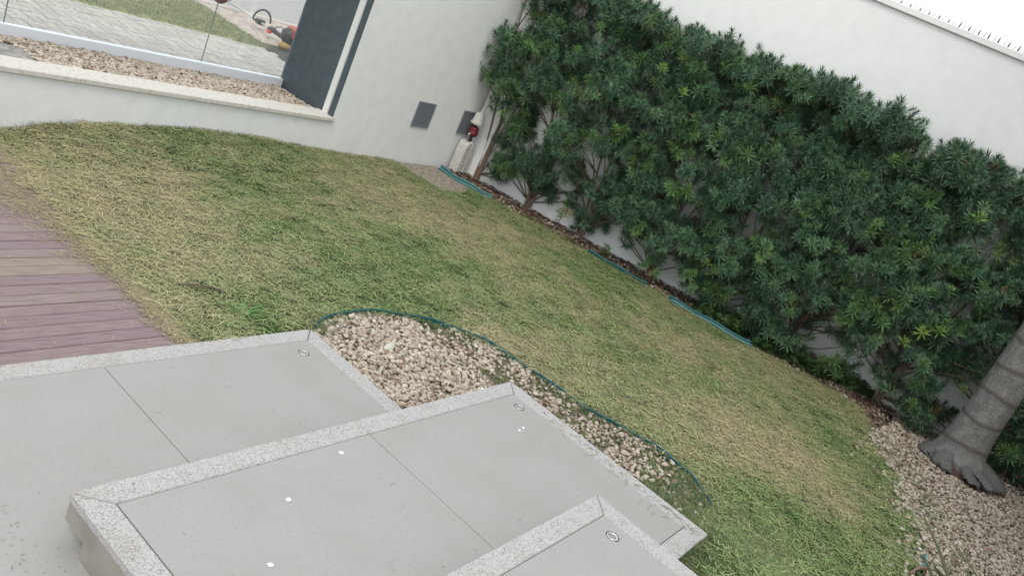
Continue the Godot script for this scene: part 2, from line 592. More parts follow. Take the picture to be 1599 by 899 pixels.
# ==================================================================== walls, glazing, street
func build_walls() -> void:
	# front wall with its opening, drawn in (along, up) and extruded back
	var w := thing("front_wall", CORNER, f_frame())
	tag(w, "white rendered wall with a wide glazed opening and stone sill beside the lawn", "wall")
	var p := PackedVector2Array([Vector2(-10, -.4), Vector2(.25, -.4), Vector2(.25, 3.26), Vector2(-10, 3.26), Vector2(-10, 2.65), Vector2(-2.235, 2.65), Vector2(-2.235, .335), Vector2(-10, .335)])
	var st := begin()
	var fr := Transform3D(Basis(Vector3(1, 0, 0), Vector3(0, 0, 1), Vector3(0, 1, 0)), Vector3.ZERO)
	slab(st, p, -0.80, 0.0, 0.0, fr)
	put("wall_body", done(st), M.stucco_front, w)
	put("sill", box_mesh(-10.0, -2.228, .337, .377, -.20, .022, .006), M.sill, w)
	put("dark_jamb", box_mesh(-2.246, -2.233, .338, 2.648, -.803, -.146, .001), M.jamb, w)
	# the peeling pale strip between the two dark faces of the jamb
	st = begin()
	slab(st, PackedVector2Array([Vector2(-2.254, -.142), Vector2(-2.233, -.142), Vector2(-2.233, -.072), Vector2(-2.254, -.078)]), .3775, 2.648, 0.002)
	put("pale_strip", done(st), M.white_metal, w)
	put("dark_edge", box_mesh(-2.246, -2.233, .3775, 2.648, -.068, -.002, .001), M.jamb, w)

	var g := thing("garden_wall", CORNER, g_frame())
	tag(g, "tall white rendered garden wall running behind the hedge, under a thin coping", "wall")
	# local x along the wall, local z points away from the garden (GDIR x UP)
	put("wall_body", box_mesh(.0, 14.0, -.4, 3.262, 0.0, .16, .002), M.stucco, g)
	put("coping", box_mesh(-.02, 14.0, 3.264, 3.322, -.022, .19, .006), M.stucco, g)
	# strips of security spikes along the coping
	var spike := spike_mesh()
	var k := 0
	for s0 in [1.52, 2.22, 3.18, 3.90, 4.74, 5.46]:
		var tall: bool = k % 2 == 1
		var t := thing("spike_strip", gw(s0, 3.322, -.03), g_frame())
		var where := ["nearest the wall corner", "second from the corner", "short pins", "tall pins", "beyond the tall pins", "last along the wall"]
		tag(t, "grey strip of security spikes on the coping, " + where[k], "security spikes", "spike strips on the garden wall")
		put("base_strip", box_mesh(-.03, .68, 0.0, .004, -.01, .10, .001), M.galv, t)
		for i in 8:
			for row in 2:
				var h := (0.088 if tall else 0.068) * rnd(.93, 1.07)
				var lean := Basis(Vector3.RIGHT, (-.10 if row == 0 else .30) + rnd(-.04, .04)) * Basis(Vector3.BACK, rnd(-.05, .05) - .06)
				put("spike", spike, M.galv if row == 0 else M.pale_pin, t, Transform3D(lean.scaled_local(Vector3(1, h / .08, 1)), Vector3(i * .0885 + (0.045 if row == 1 else 0.0), .003, .002 if row == 0 else .09)))
		k += 1

	put("ledge_screed", box_mesh(-10.0, -2.25, .336, .341, -.75, -.202, .001), M.screed, w)
	# glazing: a bright channel on the ledge with frameless panes standing in it
	var gl := thing("glass_screen", CORNER, f_frame())
	tag(gl, "frameless glass panes standing in a bright aluminium channel on the pebble ledge", "glass screen")
	put("channel", box_mesh(-10.0, -2.252, .338, .43, -.798, -.752, .004), M.aluminium, gl)
	var edges := [-7.96, -6.358, -4.752, -3.146, -2.254]
	for i in 4:
		put("pane", box_mesh(edges[i] + .004, edges[i + 1] - .004, .432, 2.6, -.783, -.773, .001), M.glass, gl)
	for i in [1, 2, 3]:
		put("joint", box_mesh(edges[i] - .0025, edges[i] + .0025, .432, 2.6, -.782, -.774, .0005), M.seal, gl)
	var disc := lathe_mesh([Vector2(0, -.02), Vector2(.07, -.02), Vector2(.078, -.012), Vector2(.078, .012), Vector2(.07, .02), Vector2(0, .02)], 28, Transform3D(Basis(Vector3.RIGHT, PI / 2), Vector3(-3.146, 1.035, -.770)))
	put("round_handle", disc, M.brown, gl)


# The wing of the house beside the steps; only the shade it casts on the palm bed shows.
func build_house() -> void:
	var o := thing("house_wing", Vector3(4.6, 0, 1.95))
	tag(o, "rendered wing of the house closing the garden beside the palm", "house")
	put("house_wall", box_mesh(0.0, 6.2, -.3, 3.3, 0.0, 5.0, .01), M.house, o)
	put("eaves", box_mesh(-.3, 6.4, 3.32, 3.46, -.3, 5.2, .01), M.stucco, o)


func spike_mesh() -> ArrayMesh:
	return tube_mesh([Vector3.ZERO, Vector3(0, .05, 0), Vector3(0, .08, 0)], [.0092, .0085, .0020], 6)


func build_street() -> void:
	var st := begin()
	slab(st, rect(-14, -8.62, 20, -6.40), -.1, .180)
	var drive := put("driveway", done(st), M.joint)
	tag(drive, "", "", "", "structure")
	# herringbone pavers where the glass shows them
	var variants := []
	for k in 3:
		variants.append([box_mesh(.006, .194, .0, .020, .006, .094, .006), box_mesh(.006, .094, .0, .020, .006, .194, .006)])
	var u := 0.1
	for i in range(0, 48):
		for j in range(-16, 3):
			var r := posmod(i - j, 4)
			if r != 0 and r != 3:
				continue
			var x := 2.6 + i * u
			var z := -6.98 + j * u
			if r == 3:
				z = z
			var xc := x + (u if r == 0 else u / 2)
			var zc := z + (u / 2 if r == 0 else u)
			if zc < -8.46 + .0 * xc or zc > -6.95:
				continue
			if xc < 3.05 - (zc + 7.0) * -.32 - .1 or xc > 6.75:
				continue
			var mesh: Mesh = variants[0][0 if r == 0 else 1]
			put("paver", mesh, M.paver[rng.randi() % 3], drive, Transform3D(Basis(Vector3.RIGHT, rnd(-.012, .012)), Vector3(x, .183 + rnd(-.003, .003), z)))
	# pavement, kerb and road
	st = begin()
	slab(st, rect(-60, -10.12, 80, -8.624), -.1, .192)
	tag(put("pavement", done(st), M.pavement), "", "", "", "structure")
	st = begin()
	slab(st, rect(-60, -10.24, 80, -10.124), -.1, .212, .012)
	tag(put("kerb", done(st), M.kerb), "", "", "", "structure")
	st = begin()
	slab(st, rect(-60, -19, 80, -10.244), -.3, .085)
	tag(put("road", done(st), M.asphalt), "", "", "", "structure")
	# verge of short grass
	st = begin()
	slab(st, PackedVector2Array([Vector2(-6, -8.50), Vector2(6.45, -8.32), Vector2(6.72, -8.24), Vector2(6.86, -8.7), Vector2(6.8, -9.4), Vector2(6.7, -9.9), Vector2(-6, -9.95)]), .18, .206, .01)
	tag(put("verge", done(st), M.verge_soil), "", "", "", "structure")
	var xs := []
	var cs := []
	for i in 5200:
		var x := rnd(3.6, 6.83)
		var z := rnd(-10.0, -8.3)
		if x > 6.5 and z > -8.28 - (x - 6.5) * .1:
			continue
		if z > -8.37 and x < 6.3:
			continue
		xs.append(Transform3D(Basis(Vector3.UP, rnd(0, TAU)).scaled_local(Vector3.ONE * rnd(.7, 1.1)), Vector3(x, .203, z)))
		var t := rnd(0, 1) * .5 + .5 * clampf(n_mid.get_noise_2d(x, z) + .5, 0, 1)
		cs.append(Color(.27 + .14 * t, .32 + .07 * t, .155 + .06 * t))
	var gr := many("verge_grass", blade_clump(9, .05, .035, .006, .5, 901), M.grass, xs, cs)
	tag(gr, "strip of short pale green grass beyond the glass, beside the pavers", "grass")
	brush_cutter()


func brush_cutter() -> void:
	var o := thing("brush_cutter", Vector3(7.25, .19, -8.74), Basis(Vector3.UP, -.15))
	tag(o, "brush cutter with red engine and black loop handle lying on the pavement outside", "brush cutter")
	var lift := Vector3(0, .10, 0)
	var a := Vector3(.02, 0.02, .12) + lift
	var b := Vector3(.02, -.03, -1.75) + lift
	put("shaft", tube_mesh([a, a.lerp(b, .5), b], [.014, .014, .014], 10), M.steel, o)
	put("cutter_guard", lathe_mesh([Vector2(.0, 0), Vector2(.13, .0), Vector2(.15, -.03), Vector2(.14, -.03), Vector2(.12, -.01), Vector2(0, -.01)], 20, Transform3D(Basis(), b + Vector3(0, .02, -.05))), M.black_plastic, o)
	# loop handle
	var hp := []
	for k in 13:
		var t := PI * k / 12.0
		hp.append(Vector3(.03 + .13 * cos(t), .02 + .15 * sin(t), -.58) + lift)
	put("loop_handle", tube_mesh(hp, hp.map(func(_q): return .013), 8), M.black_plastic, o)
	put("handle_clamp", box_mesh(-.03, .07, .07, .14, -.62, -.54, .01), M.black_plastic, o)
	put("barrier_bar", tube_mesh([Vector3(.0, .11, -.62), Vector3(.0, .09, -.72)], [.02, .017], 8), M.black_plastic, o)
	# throttle grip with its red trigger
	put("grip", tube_mesh([Vector3(.02, .10, -.34), Vector3(.02, .115, -.26), Vector3(.02, .115, -.16), Vector3(.02, .11, -.06), Vector3(.02, .11, .06)], [.022, .036, .033, .028, .03], 10), M.black_plastic, o)
	put("trigger", box_mesh(-.055, -.01, .06, .10, -.26, -.19, .01), M.red_plastic, o)
	# engine
	var en := put("engine_housing", lathe_mesh([Vector2(0, 0), Vector2(.07, 0), Vector2(.105, .03), Vector2(.115, .10), Vector2(.09, .16), Vector2(0, .17)], 18, Transform3D(Basis(Vector3.RIGHT, PI / 2), Vector3(.02, .17, .12))), M.black_plastic, o)
	put("starter_cover", lathe_mesh([Vector2(.03, 0), Vector2(.045, .01), Vector2(.035, .02), Vector2(0, .02)], 14, Transform3D(Basis(Vector3.RIGHT, PI / 2), Vector3(-.06, .24, .16))), M.steel, en)
	put("engine_cover", box_mesh(-.01, .17, .15, .31, .13, .33, .03), M.orange_red, o)
	put("fuel_tank", lathe_mesh([Vector2(0, 0), Vector2(.055, .0), Vector2(.08, .025), Vector2(.08, .06), Vector2(.05, .085), Vector2(0, .085)], 16, Transform3D(Basis(Vector3.BACK, .2), Vector3(-.02, .01, .22))), M.tank, o)
	put("cable", tube_mesh(curve_pts([Vector3(.0, .13, -.2), Vector3(-.03, .2, -.05), Vector3(.02, .24, .06), Vector3(.05, .2, .12)], 5), Array(range(16)).map(func(_q): return .006), 6), M.black_plastic, o)


# ==================================================================== steps
func step(label: String, top: float, x0: float, x1: float, z0: float, z1: float, joints: Array, body: PackedVector2Array, body_y: float, light_at: Array) -> Node3D:
	var o := thing("entrance_step")
	tag(o, label, "step", "", "structure")
	var w := 0.10
	var g := 0.0016
	# mitred granite border: back, right, left, front
	var qs := [
		[Vector2(x0, z0), Vector2(x1, z0), Vector2(x1 - w, z0 + w), Vector2(x0 + w, z0 + w)],
		[Vector2(x1, z0), Vector2(x1, z1), Vector2(x1 - w, z1 - w), Vector2(x1 - w, z0 + w)],
		[Vector2(x1, z1), Vector2(x0, z1), Vector2(x0 + w, z1 - w), Vector2(x1 - w, z1 - w)],
		[Vector2(x0, z1), Vector2(x0, z0), Vector2(x0 + w, z0 + w), Vector2(x0 + w, z1 - w)],
	]
	for q in qs:
		var st := begin()
		slab(st, inset(PackedVector2Array(q), g), top - .030, top, .004)
		put("granite_border", done(st), M.granite, o)
	var xs := [x0 + w] + joints + [x1 - w]
	for i in xs.size() - 1:
		var st := begin()
		slab(st, inset(rect(xs[i], z0 + w, xs[i + 1], z1 - w), g), top - .022, top - .0015, .001)
		put("porcelain_tile", done(st), M.tile, o)
	var st2 := begin()
	slab(st2, inset(rect(x0, z0, x1, z1), .008), top - .034, top - .0305)
	slab(st2, rect(x0 + w * .6, z0 + w * .6, x1 - w * .6, z1 - w * .6), top - .0303, top - .0225)
	put("mortar_bed", done(st2), M.grout, o)
	st2 = begin()
	slab(st2, inset(rect(x0, z0, x1, z1), .006), body_y, top - .0345, .001)
	put("fascia", done(st2), M.fascia, o)
	if body.size() > 0:
		st2 = begin()
		slab(st2, body, -.15, body_y - .001)
		put("riser", done(st2), M.fascia, o)
	for p in light_at:
		var fr := Transform3D(Basis(), Vector3(p[0], top - .0014, p[1]))
		var ring := put("recessed_light", lathe_mesh([Vector2(.016, .0006), Vector2(.017, .0022), Vector2(.024, .0024), Vector2(.026, .0012), Vector2(.026, .0)], 24, fr), M.steel, o)
		put("lens", lathe_mesh([Vector2(.0155, .0002), Vector2(.015, .0012), Vector2(0, .0016)], 20, fr), M.lens, ring)
		put("gasket", lathe_mesh([Vector2(.0262, .0), Vector2(.0265, .0008), Vector2(.0295, .0008), Vector2(.03, .0)], 24, fr), M.dark, ring)
	return o


func build_steps() -> void:
	step("lowest grey porcelain step with granite border, level with the wooden deck", .04, -4.2, 3.0955, -2.7726, 1.0, [-1.70, -.52, .68, 1.881], PackedVector2Array(), -.15, [[2.891, -2.575]])
	step("middle grey porcelain step whose corner overhangs the lowest step", .21, 1.3095, 3.739, -1.8535, -.545, [2.5356], PackedVector2Array([Vector2(1.3155, -1.729), Vector2(3.62, -1.729), Vector2(3.62, -.56), Vector2(1.3155, -.56)]), .104, [[3.562, -1.656]])
	step("upper grey porcelain step cut by the bottom edge of the picture", .38, .40, 3.0688, -.9204, .55, [.57, 1.77], PackedVector2Array([Vector2(.42, -.80), Vector2(2.95, -.80), Vector2(2.95, .52), Vector2(.42, .52)]), .274, [[2.881, -.724]])
	# small round white petals on the treads
	var petal := lathe_mesh([Vector2(.0085, 0), Vector2(.0095, .002), Vector2(.006, .0045), Vector2(0, .005)], 12)
	var at := [[2.321, .2096, -1.694, "on the middle step, nearest its granite edge"], [1.942, .2096, -1.552, "on the middle step, between two others"], [1.695, .2096, -1.324, "on the middle step, lowest in the picture"], [3.412, .2096, -1.515, "near the round light, the right of a pair"], [3.367, .2096, -1.508, "near the round light, the left of a pair"], [3.46, .211, -1.845, "on the granite border beside the pebbles"]]
	for i in at.size():
		var big := 1.0 if i < 3 else .7
		var o := put("white_petal", petal, M.petal, self, Transform3D(Basis(Vector3.UP, rnd(0, 6)).scaled_local(Vector3(big * 1.2, 1, big)), Vector3(at[i][0], at[i][1], at[i][2])))
		tag(o, "tiny round white petal " + at[i][3], "petal", "white petals on the steps")


# ==================================================================== deck
func build_deck() -> void:
	var o := thing("wooden_deck")
	tag(o, "mauve brown wooden deck of long boards beside the lawn", "deck", "", "structure")
	var st := begin()
	slab(st, rect(-4.2, -5.0, 2.30, -2.79), -.12, -.035)
	put("joist_bed", done(st), M.dark, o)
	var z := -2.790
	for k in 27:
		var w := .0795
		var x1 := 2.385 + rnd(-.006, .006)
		st = begin()
		slab(st, rect(-4.2, z - w, x1, z), -.005 + rnd(-.001, .001), .022 + rnd(-.0015, .0015), .003)
		var pick := [0, 1, 0, 1, 0, 2, 0, 1, 3, 3, 2, 1, 0, 2, 0, 1, 2, 3, 2, 2, 3, 2, 2, 3, 2, 2, 3]
		put("plank", done(st), M.wood[pick[k]], o)
		z -= .0845


# ==================================================================== beds and edging
func pebble_mesh(seed_: int) -> ArrayMesh:
	var n := FastNoiseLite.new()
	n.seed = seed_
	n.frequency = .9
	var st := begin(true)
	var rings := 5
	var segs := 8
	var pt := func(i: int, j: int) -> Vector3:
		var a := PI * i / rings
		var b := TAU * (j % segs) / segs
		var v := Vector3(sin(a) * cos(b), cos(a), sin(a) * sin(b))
		return v * (1.0 + .22 * n.get_noise_3dv(v))
	for i in rings:
		for j in segs:
			if i > 0:
				tri(st, pt.call(i, j), pt.call(i, j + 1), pt.call(i + 1, j), Vector3.ZERO)
			if i < rings - 1:
				tri(st, pt.call(i, j + 1), pt.call(i + 1, j + 1), pt.call(i + 1, j), Vector3.ZERO)
	return done(st)


func pebble_color(tone := 1.0) -> Color:
	var t := rng.randf()
	var c := Color(.29, .242, .188).lerp(Color(.46, .405, .335), rng.randf())
	if t < .16:
		c = Color(.17, .12, .085).lerp(Color(.26, .175, .125), rng.randf())
	elif t < .26:
		c = Color(.50, .45, .38)
	return Color(c.r * tone, c.g * tone, c.b * tone)


func scatter(poly: PackedVector2Array, per_m2: float) -> Array:
	var out := []
	var lo := poly[0]
	var hi := poly[0]
	for p in poly:
		lo = lo.min(p)
		hi = hi.max(p)
	var n := int((hi.x - lo.x) * (hi.y - lo.y) * per_m2)
	for i in n:
		var p := Vector2(rnd(lo.x, hi.x), rnd(lo.y, hi.y))
		if Geometry2D.is_point_in_polygon(p, poly):
			out.append(p)
	return out


func edge_curve() -> Array:
	var c := []
	for p in [[3.135, -2.765], [3.20, -2.83], [3.476, -2.90], [3.79, -2.86], [4.13, -2.67], [4.33, -2.40], [4.395, -1.97], [4.45, -1.56], [4.555, -1.29], [4.565, -1.02], [4.47, -.83], [4.33, -.70]]:
		c.append(Vector3(p[0], ground_h(p[0], p[1]), p[1]))
	return curve_pts(c, 6)


func edging(pts: Array, y0: float, y1: float, thick: float, m: Material, called: String, label: String) -> Node3D:
	var st := begin(true)
	var n := pts.size()
	for i in n - 1:
		var a: Vector3 = pts[i]
		var b: Vector3 = pts[i + 1]
		var na := side_of(pts, i) * thick
		var nb := side_of(pts, i + 1) * thick
		var ya := Vector3.UP * (y1 + .006 * sin(i * .9))
		var yb := Vector3.UP * (y1 + .006 * sin((i + 1) * .9))
		var lo := Vector3.UP * y0
		st.set_smooth_group(1)
		quad(st, a + na + lo, b + nb + lo, b + nb + yb, a + na + ya, (a + b) / 2)
		st.set_smooth_group(2)
		quad(st, a - na + lo, b - nb + lo, b - nb + yb, a - na + ya, (a + b) / 2)
	var o := thing(called)
	tag(o, label, "garden edging", "green plastic edging strips")
	put("strip", done(st), m, o)
	# rolled top bead
	var top := []
	var rad := []
	for i in n:
		top.append(pts[i] + Vector3.UP * (y1 + .006 * sin(i * .9)))
		rad.append(thick * 2.6)
	put("rolled_edge", tube_mesh(top, rad, 6), m, o)
	return o


func side_of(pts: Array, i: int) -> Vector3:
	var a: Vector3 = pts[maxi(i - 1, 0)]
	var b: Vector3 = pts[mini(i + 1, pts.size() - 1)]
	return (b - a).cross(Vector3.UP).normalized()


func bed_poly() -> PackedVector2Array:
	var p := PackedVector2Array()
	for v in edge_curve():
		p.append(Vector2(v.x - .004, v.z))
	for q in [[4.0, -.62], [3.72, -.60], [3.60, -.60], [3.60, -1.74], [3.09, -1.74], [3.09, -2.74]]:
		p.append(Vector2(q[0], q[1]))
	return p


func palm_bed() -> PackedVector2Array:
	return PackedVector2Array([Vector2(7.45, -.42), Vector2(7.15, -.27), Vector2(6.88, -.08), Vector2(6.6, .05), Vector2(6.32, .14), Vector2(5.95, .30), Vector2(5.6, .36), Vector2(5.3, .42), Vector2(4.8, .9), Vector2(4.8, 2.4), Vector2(9.4, 2.4), Vector2(8.95, .6), Vector2(8.72, -.45), Vector2(8.2, -.35)])


func hedge_bed() -> PackedVector2Array:
	return PackedVector2Array([Vector2(7.12, -5.47), Vector2(7.10, -5.2), Vector2(7.19, -4.7), Vector2(7.34, -4.0), Vector2(7.50, -3.37), Vector2(7.62, -2.47), Vector2(7.76, -1.75), Vector2(7.98, -1.1), Vector2(8.06, -.62), Vector2(7.5, -.40), Vector2(8.72, -.40), Vector2(8.6, -1.1), Vector2(7.66, -5.3)])


func gravel(called: String, poly: PackedVector2Array, per_m2: float, size0: float, size1: float, y: float, thin: Callable, label: String, tone := 1.0) -> void:
	var xs := []
	var cs := []
	for p in scatter(poly, per_m2):
		if rng.randf() > thin.call(p):
			continue
		var s := size0 + (size1 - size0) * pow(rng.randf(), 1.6)
		var b := Basis(Vector3.UP, rnd(0, TAU)) * Basis(Vector3.RIGHT, rnd(-.5, .5)) * Basis(Vector3.BACK, rnd(-.5, .5))
		xs.append(Transform3D(b.scaled_local(Vector3(s * rnd(.9, 1.45), s * rnd(.5, .8), s * rnd(.75, 1.05))), Vector3(p.x, y + rnd(-.006, .012) + ground_h(p.x, p.y), p.y)))
		cs.append(pebble_color(tone))
	tag(many(called, pebble_mesh(7), M.pebble, xs, cs), label, "gravel")


func build_beds() -> void:
	var st := begin(true)
	slab(st, bed_poly(), -.05, .004)
	tag(put("pebble_bed_soil", done(st), M.bed), "", "", "", "structure")
	gravel("step_pebbles", bed_poly(), 4200, .0075, .0175, .013, func(p: Vector2) -> float:
		var t := 1.0
		if p.y > -1.95:
			t = .42 + .5 * n_mid.get_noise_2d(p.x * 1.4, p.y * 1.4)
		if p.y > -1.05:
			t *= .45
		if p.x > 3.95 and p.y < -1.9:
			t = .4 + .8 * n_mid.get_noise_2d(p.x * 1.4 + 9.0, p.y * 1.4)
		return t, "beige rounded pebbles in the bed beside the two lower steps")
	edging(edge_curve(), -.02, .040, .0020, M.edging, "garden_edging", "dark teal plastic edging curving round the pebble bed beside the steps")

	st = begin(true)
	slab(st, hedge_bed(), -.05, .006)
	tag(put("hedge_bed_soil", done(st), M.mulch), "", "", "", "structure")
	gravel("hedge_pebbles", hedge_bed(), 900, .010, .020, .018, func(p: Vector2) -> float:
		return .42 + .6 * n_mid.get_noise_2d(p.x, p.y), "small pale pebbles mixed with leaf litter under the hedge", .85)
	var xs := []
	var cs := []
	for p in scatter(hedge_bed(), 1500):
		xs.append(Transform3D((Basis(Vector3.UP, rnd(0, TAU)) * Basis(Vector3.RIGHT, rnd(-.4, .4))).scaled_local(Vector3.ONE * rnd(.6, 1.3)), Vector3(p.x, .016 + rnd(0, .02), p.y)))
		var t := rng.randf()
		cs.append(Color(.09, .05, .035).lerp(Color(.26, .17, .12), t * t))
	for p in scatter(palm_bed(), 90):
		if p.x > 6.6 and p.y < .25:
			xs.append(Transform3D((Basis(Vector3.UP, rnd(0, TAU)) * Basis(Vector3.RIGHT, rnd(-.4, .4))).scaled_local(Vector3.ONE * rnd(.6, 1.2)), Vector3(p.x, .03 + rnd(0, .02), p.y)))
			cs.append(Color(.10, .05, .04).lerp(Color(.22, .13, .10), rng.randf()))
	tag(many("leaf_litter", litter_leaf(), M.litter, xs, cs), "reddish brown fallen leaf litter on the bed under the hedge", "leaf litter")

	st = begin(true)
	slab(st, palm_bed(), -.05, .005)
	tag(put("palm_bed_soil", done(st), M.bed), "", "", "", "structure")
	gravel("palm_pebbles", palm_bed(), 3000, .008, .0175, .013, func(p: Vector2) -> float:
		return .95 if p.x < 8.4 else .6, "beige pebbles spread round the foot of the palm", .93)

	# pebbles kicked into the grass along the palm bed
	xs = []
	cs = []
	for i in 700:
		var k := rng.randf() * 6.99
		var e := PALM_EDGE[int(k)].lerp(PALM_EDGE[int(k) + 1], fmod(k, 1.0)) as Vector2
		e += Vector2(-.45, -.9).normalized() * rng.randfn(.02, .11)
		if n_mid.get_noise_2d(e.x * 1.3, e.y * 1.3) < -.05:
			continue
		var q := rnd(.008, .0165)
		xs.append(Transform3D(Basis(Vector3.UP, rnd(0, TAU)).scaled_local(Vector3(q * 1.3, q * .7, q)), Vector3(e.x, .018 + rnd(0, .014), e.y)))
		cs.append(pebble_color(.95))
	tag(many("stray_pebbles", pebble_mesh(7), M.pebble, xs, cs), "pebbles strayed into the grass along the edge of the palm bed", "gravel")

	# pebbles on the ledge behind the sill
	xs = []
	cs = []
	for i in 9500:
		var s := rnd(-5.6, -2.26)
		var d := rnd(-.752, -.20)
		if s < -4.72 and d > -.52 + (s + 4.72) * .6:
			continue
		var hump := .012 * n_mid.get_noise_2d(s * 1.3, d * 2.0)
		var q := fw(s, .342 + hump + rnd(0, .014), d)
		var r := rnd(.0065, .0145)
		xs.append(Transform3D((Basis(Vector3.UP, rnd(0, TAU)) * Basis(Vector3.RIGHT, rnd(-.4, .4))).scaled_local(Vector3(r * 1.25, r * .62, r)), q))
		var brown := clampf(n_big.get_noise_2d(s * 2.4 + 40.0, d * 4.0) * 1.6 + .25, 0, 1)
		var c := pebble_color(.95)
		cs.append(Color(c.r * 1.25, c.g * 1.25, c.b * 1.27).lerp(Color(.30, .23, .195), brown * .5 * rng.randf()))
	tag(many("ledge_pebbles", pebble_mesh(19), M.pebble, xs, cs), "beige and brown pebbles on the ledge behind the window sill", "gravel")

	# paler strips of edging along the hedge bed, sunk and broken
	edging(curve_pts([Vector3(7.10, 0, -5.43), Vector3(7.075, 0, -5.2), Vector3(7.12, 0, -4.95), Vector3(7.175, 0, -4.70)], 5), 0.0, .055, .004, M.edging_old, "garden_edging", "faded turquoise edging strip beside the concrete slab in the corner")
	edging(curve_pts([Vector3(7.04, 0, -5.40), Vector3(7.03, 0, -5.15), Vector3(7.09, 0, -4.86)], 5), 0.0, .035, .004, M.edging_old, "garden_edging", "second faded turquoise strip lying in front of the corner one")
	edging(curve_pts([Vector3(7.455, 0, -3.55), Vector3(7.495, 0, -3.36), Vector3(7.525, 0, -3.12), Vector3(7.57, 0, -2.86)], 5), 0.0, .046, .0045, M.edging, "garden_edging", "short dark teal edging strip half sunk in grass under the middle of the hedge")
	edging(curve_pts([Vector3(7.60, 0, -2.60), Vector3(7.635, 0, -2.35), Vector3(7.69, 0, -2.05), Vector3(7.75, 0, -1.72)], 5), 0.0, .052, .0050, M.edging, "garden_edging", "teal double edging strip at the hedge foot before the ground cover")
	edging(curve_pts([Vector3(7.565, 0, -2.56), Vector3(7.595, 0, -2.33), Vector3(7.65, 0, -2.03), Vector3(7.715, 0, -1.70)], 5), 0.0, .040, .0042, M.edging_old, "garden_edging", "paler strip lying in front of the teal one at the hedge foot")
	edging(curve_pts([Vector3(5.42, 0, .34), Vector3(5.55, 0, .36), Vector3(5.66, 0, .335)], 5), 0.0, .045, .003, M.edging_old, "garden_edging", "pale blue end of edging by the pebbles at the bottom edge")


func litter_leaf() -> ArrayMesh:
	var st := begin()
	var a := Vector3(-.035, 0, 0)
	var b := Vector3(0, .006, .008)
	var c := Vector3(.035, .002, 0)
	var d := Vector3(0, .004, -.008)
	tri(st, a, b, c, Vector3(0, -1, 0))
	tri(st, a, c, d, Vector3(0, -1, 0))
	return done(st)


# ==================================================================== grass
# A tuft of bent blades: n blades within a radius, so tall, so wide, how far they lie over.
func blade_clump(n: int, radius: float, tall: float, wide: float, lie: float, seed_: int) -> ArrayMesh:
	var r := RandomNumberGenerator.new()
	r.seed = seed_
	var st := begin(true)
	for i in n:
		st.set_color(blade_tone(r))
		var a := r.randf() * TAU
		var p := Vector3(cos(a), 0, sin(a)) * radius * sqrt(r.randf())
		var b := r.randf() * TAU
		var dir := Vector3(cos(b), 0, sin(b))
		var side := Vector3(-dir.z, 0, dir.x)
		var l := lie * r.randf_range(.6, 1.15)
		var h := tall * r.randf_range(.55, 1.2)
		var w := wide * r.randf_range(.7, 1.2)
		var turn := r.randf_range(-.5, .5)
		var prev_l := p - side * w * .5
		var prev_r := p + side * w * .5
		for k in [1, 2, 3]:
			var t: float = k / 3.0
			var dd := (dir * cos(turn * t) + side * sin(turn * t))
			var c: Vector3 = p + dd * h * t * sin(l * (0.6 + .4 * t)) + Vector3.UP * h * t * maxf(cos(l * (.6 + .5 * t)), .02) + Vector3.UP * .002
			var ww := w * (1.0 - t * t * .92) * .5
			var s2 := Vector3(-dd.z, 0, dd.x)
			var nl := c - s2 * ww
			var nr := c + s2 * ww
			quad(st, prev_l, prev_r, nr, nl, c - Vector3.UP + dd)
			prev_l = nl
			prev_r = nr
	return done(st)


func blade_tone(r: RandomNumberGenerator) -> Color:
	var v := r.randf_range(.45, 1.25)
	if r.randf() < .22:
		v = r.randf_range(1.3, 1.9)
	var h := r.randf_range(-.12, .12)
	return Color(v * (1.0 + h), v, v * (1.0 - h * .3))


# A loose mat of cut strands lying on the lawn.
func strand_mat(n: int, radius: float, length: float, wide: float, seed_: int) -> ArrayMesh:
	var r := RandomNumberGenerator.new()
	r.seed = seed_
	var st := begin(true)
	for i in n:
		st.set_color(blade_tone(r))
		var a := r.randf() * TAU
		var p := Vector3(cos(a), 0, sin(a)) * radius * sqrt(r.randf())
		p.y = r.randf_range(.002, .020)
		var ang := r.randf() * TAU
		var bend := r.randf_range(-.7, .7)
		var len := length * r.randf_range(.5, 1.25)
		var w := wide * r.randf_range(.6, 1.2)
		var lift := r.randf_range(-.10, .30)
		var pos := p
		var pl := Vector3.ZERO
		var pr := Vector3.ZERO
		for k in 4:
			var an := ang + bend * (k / 3.0 - .5)
			var d := Vector3(cos(an), lift * (1.0 - k / 2.2), sin(an)).normalized()
			var roll := r.randf_range(-.5, .5)
			var s := (Vector3(-d.z, 0, d.x) + Vector3.UP * roll).normalized()
			var ww: float = w * [.5, .55, .45, .1][k]
			var l2 := pos - s * ww
			var r2 := pos + s * ww
			if k > 0:
				quad(st, pl, pr, r2, l2, pos - Vector3.UP)
			pl = l2
			pr = r2
			pos += d * len / 3.0
	return done(st)


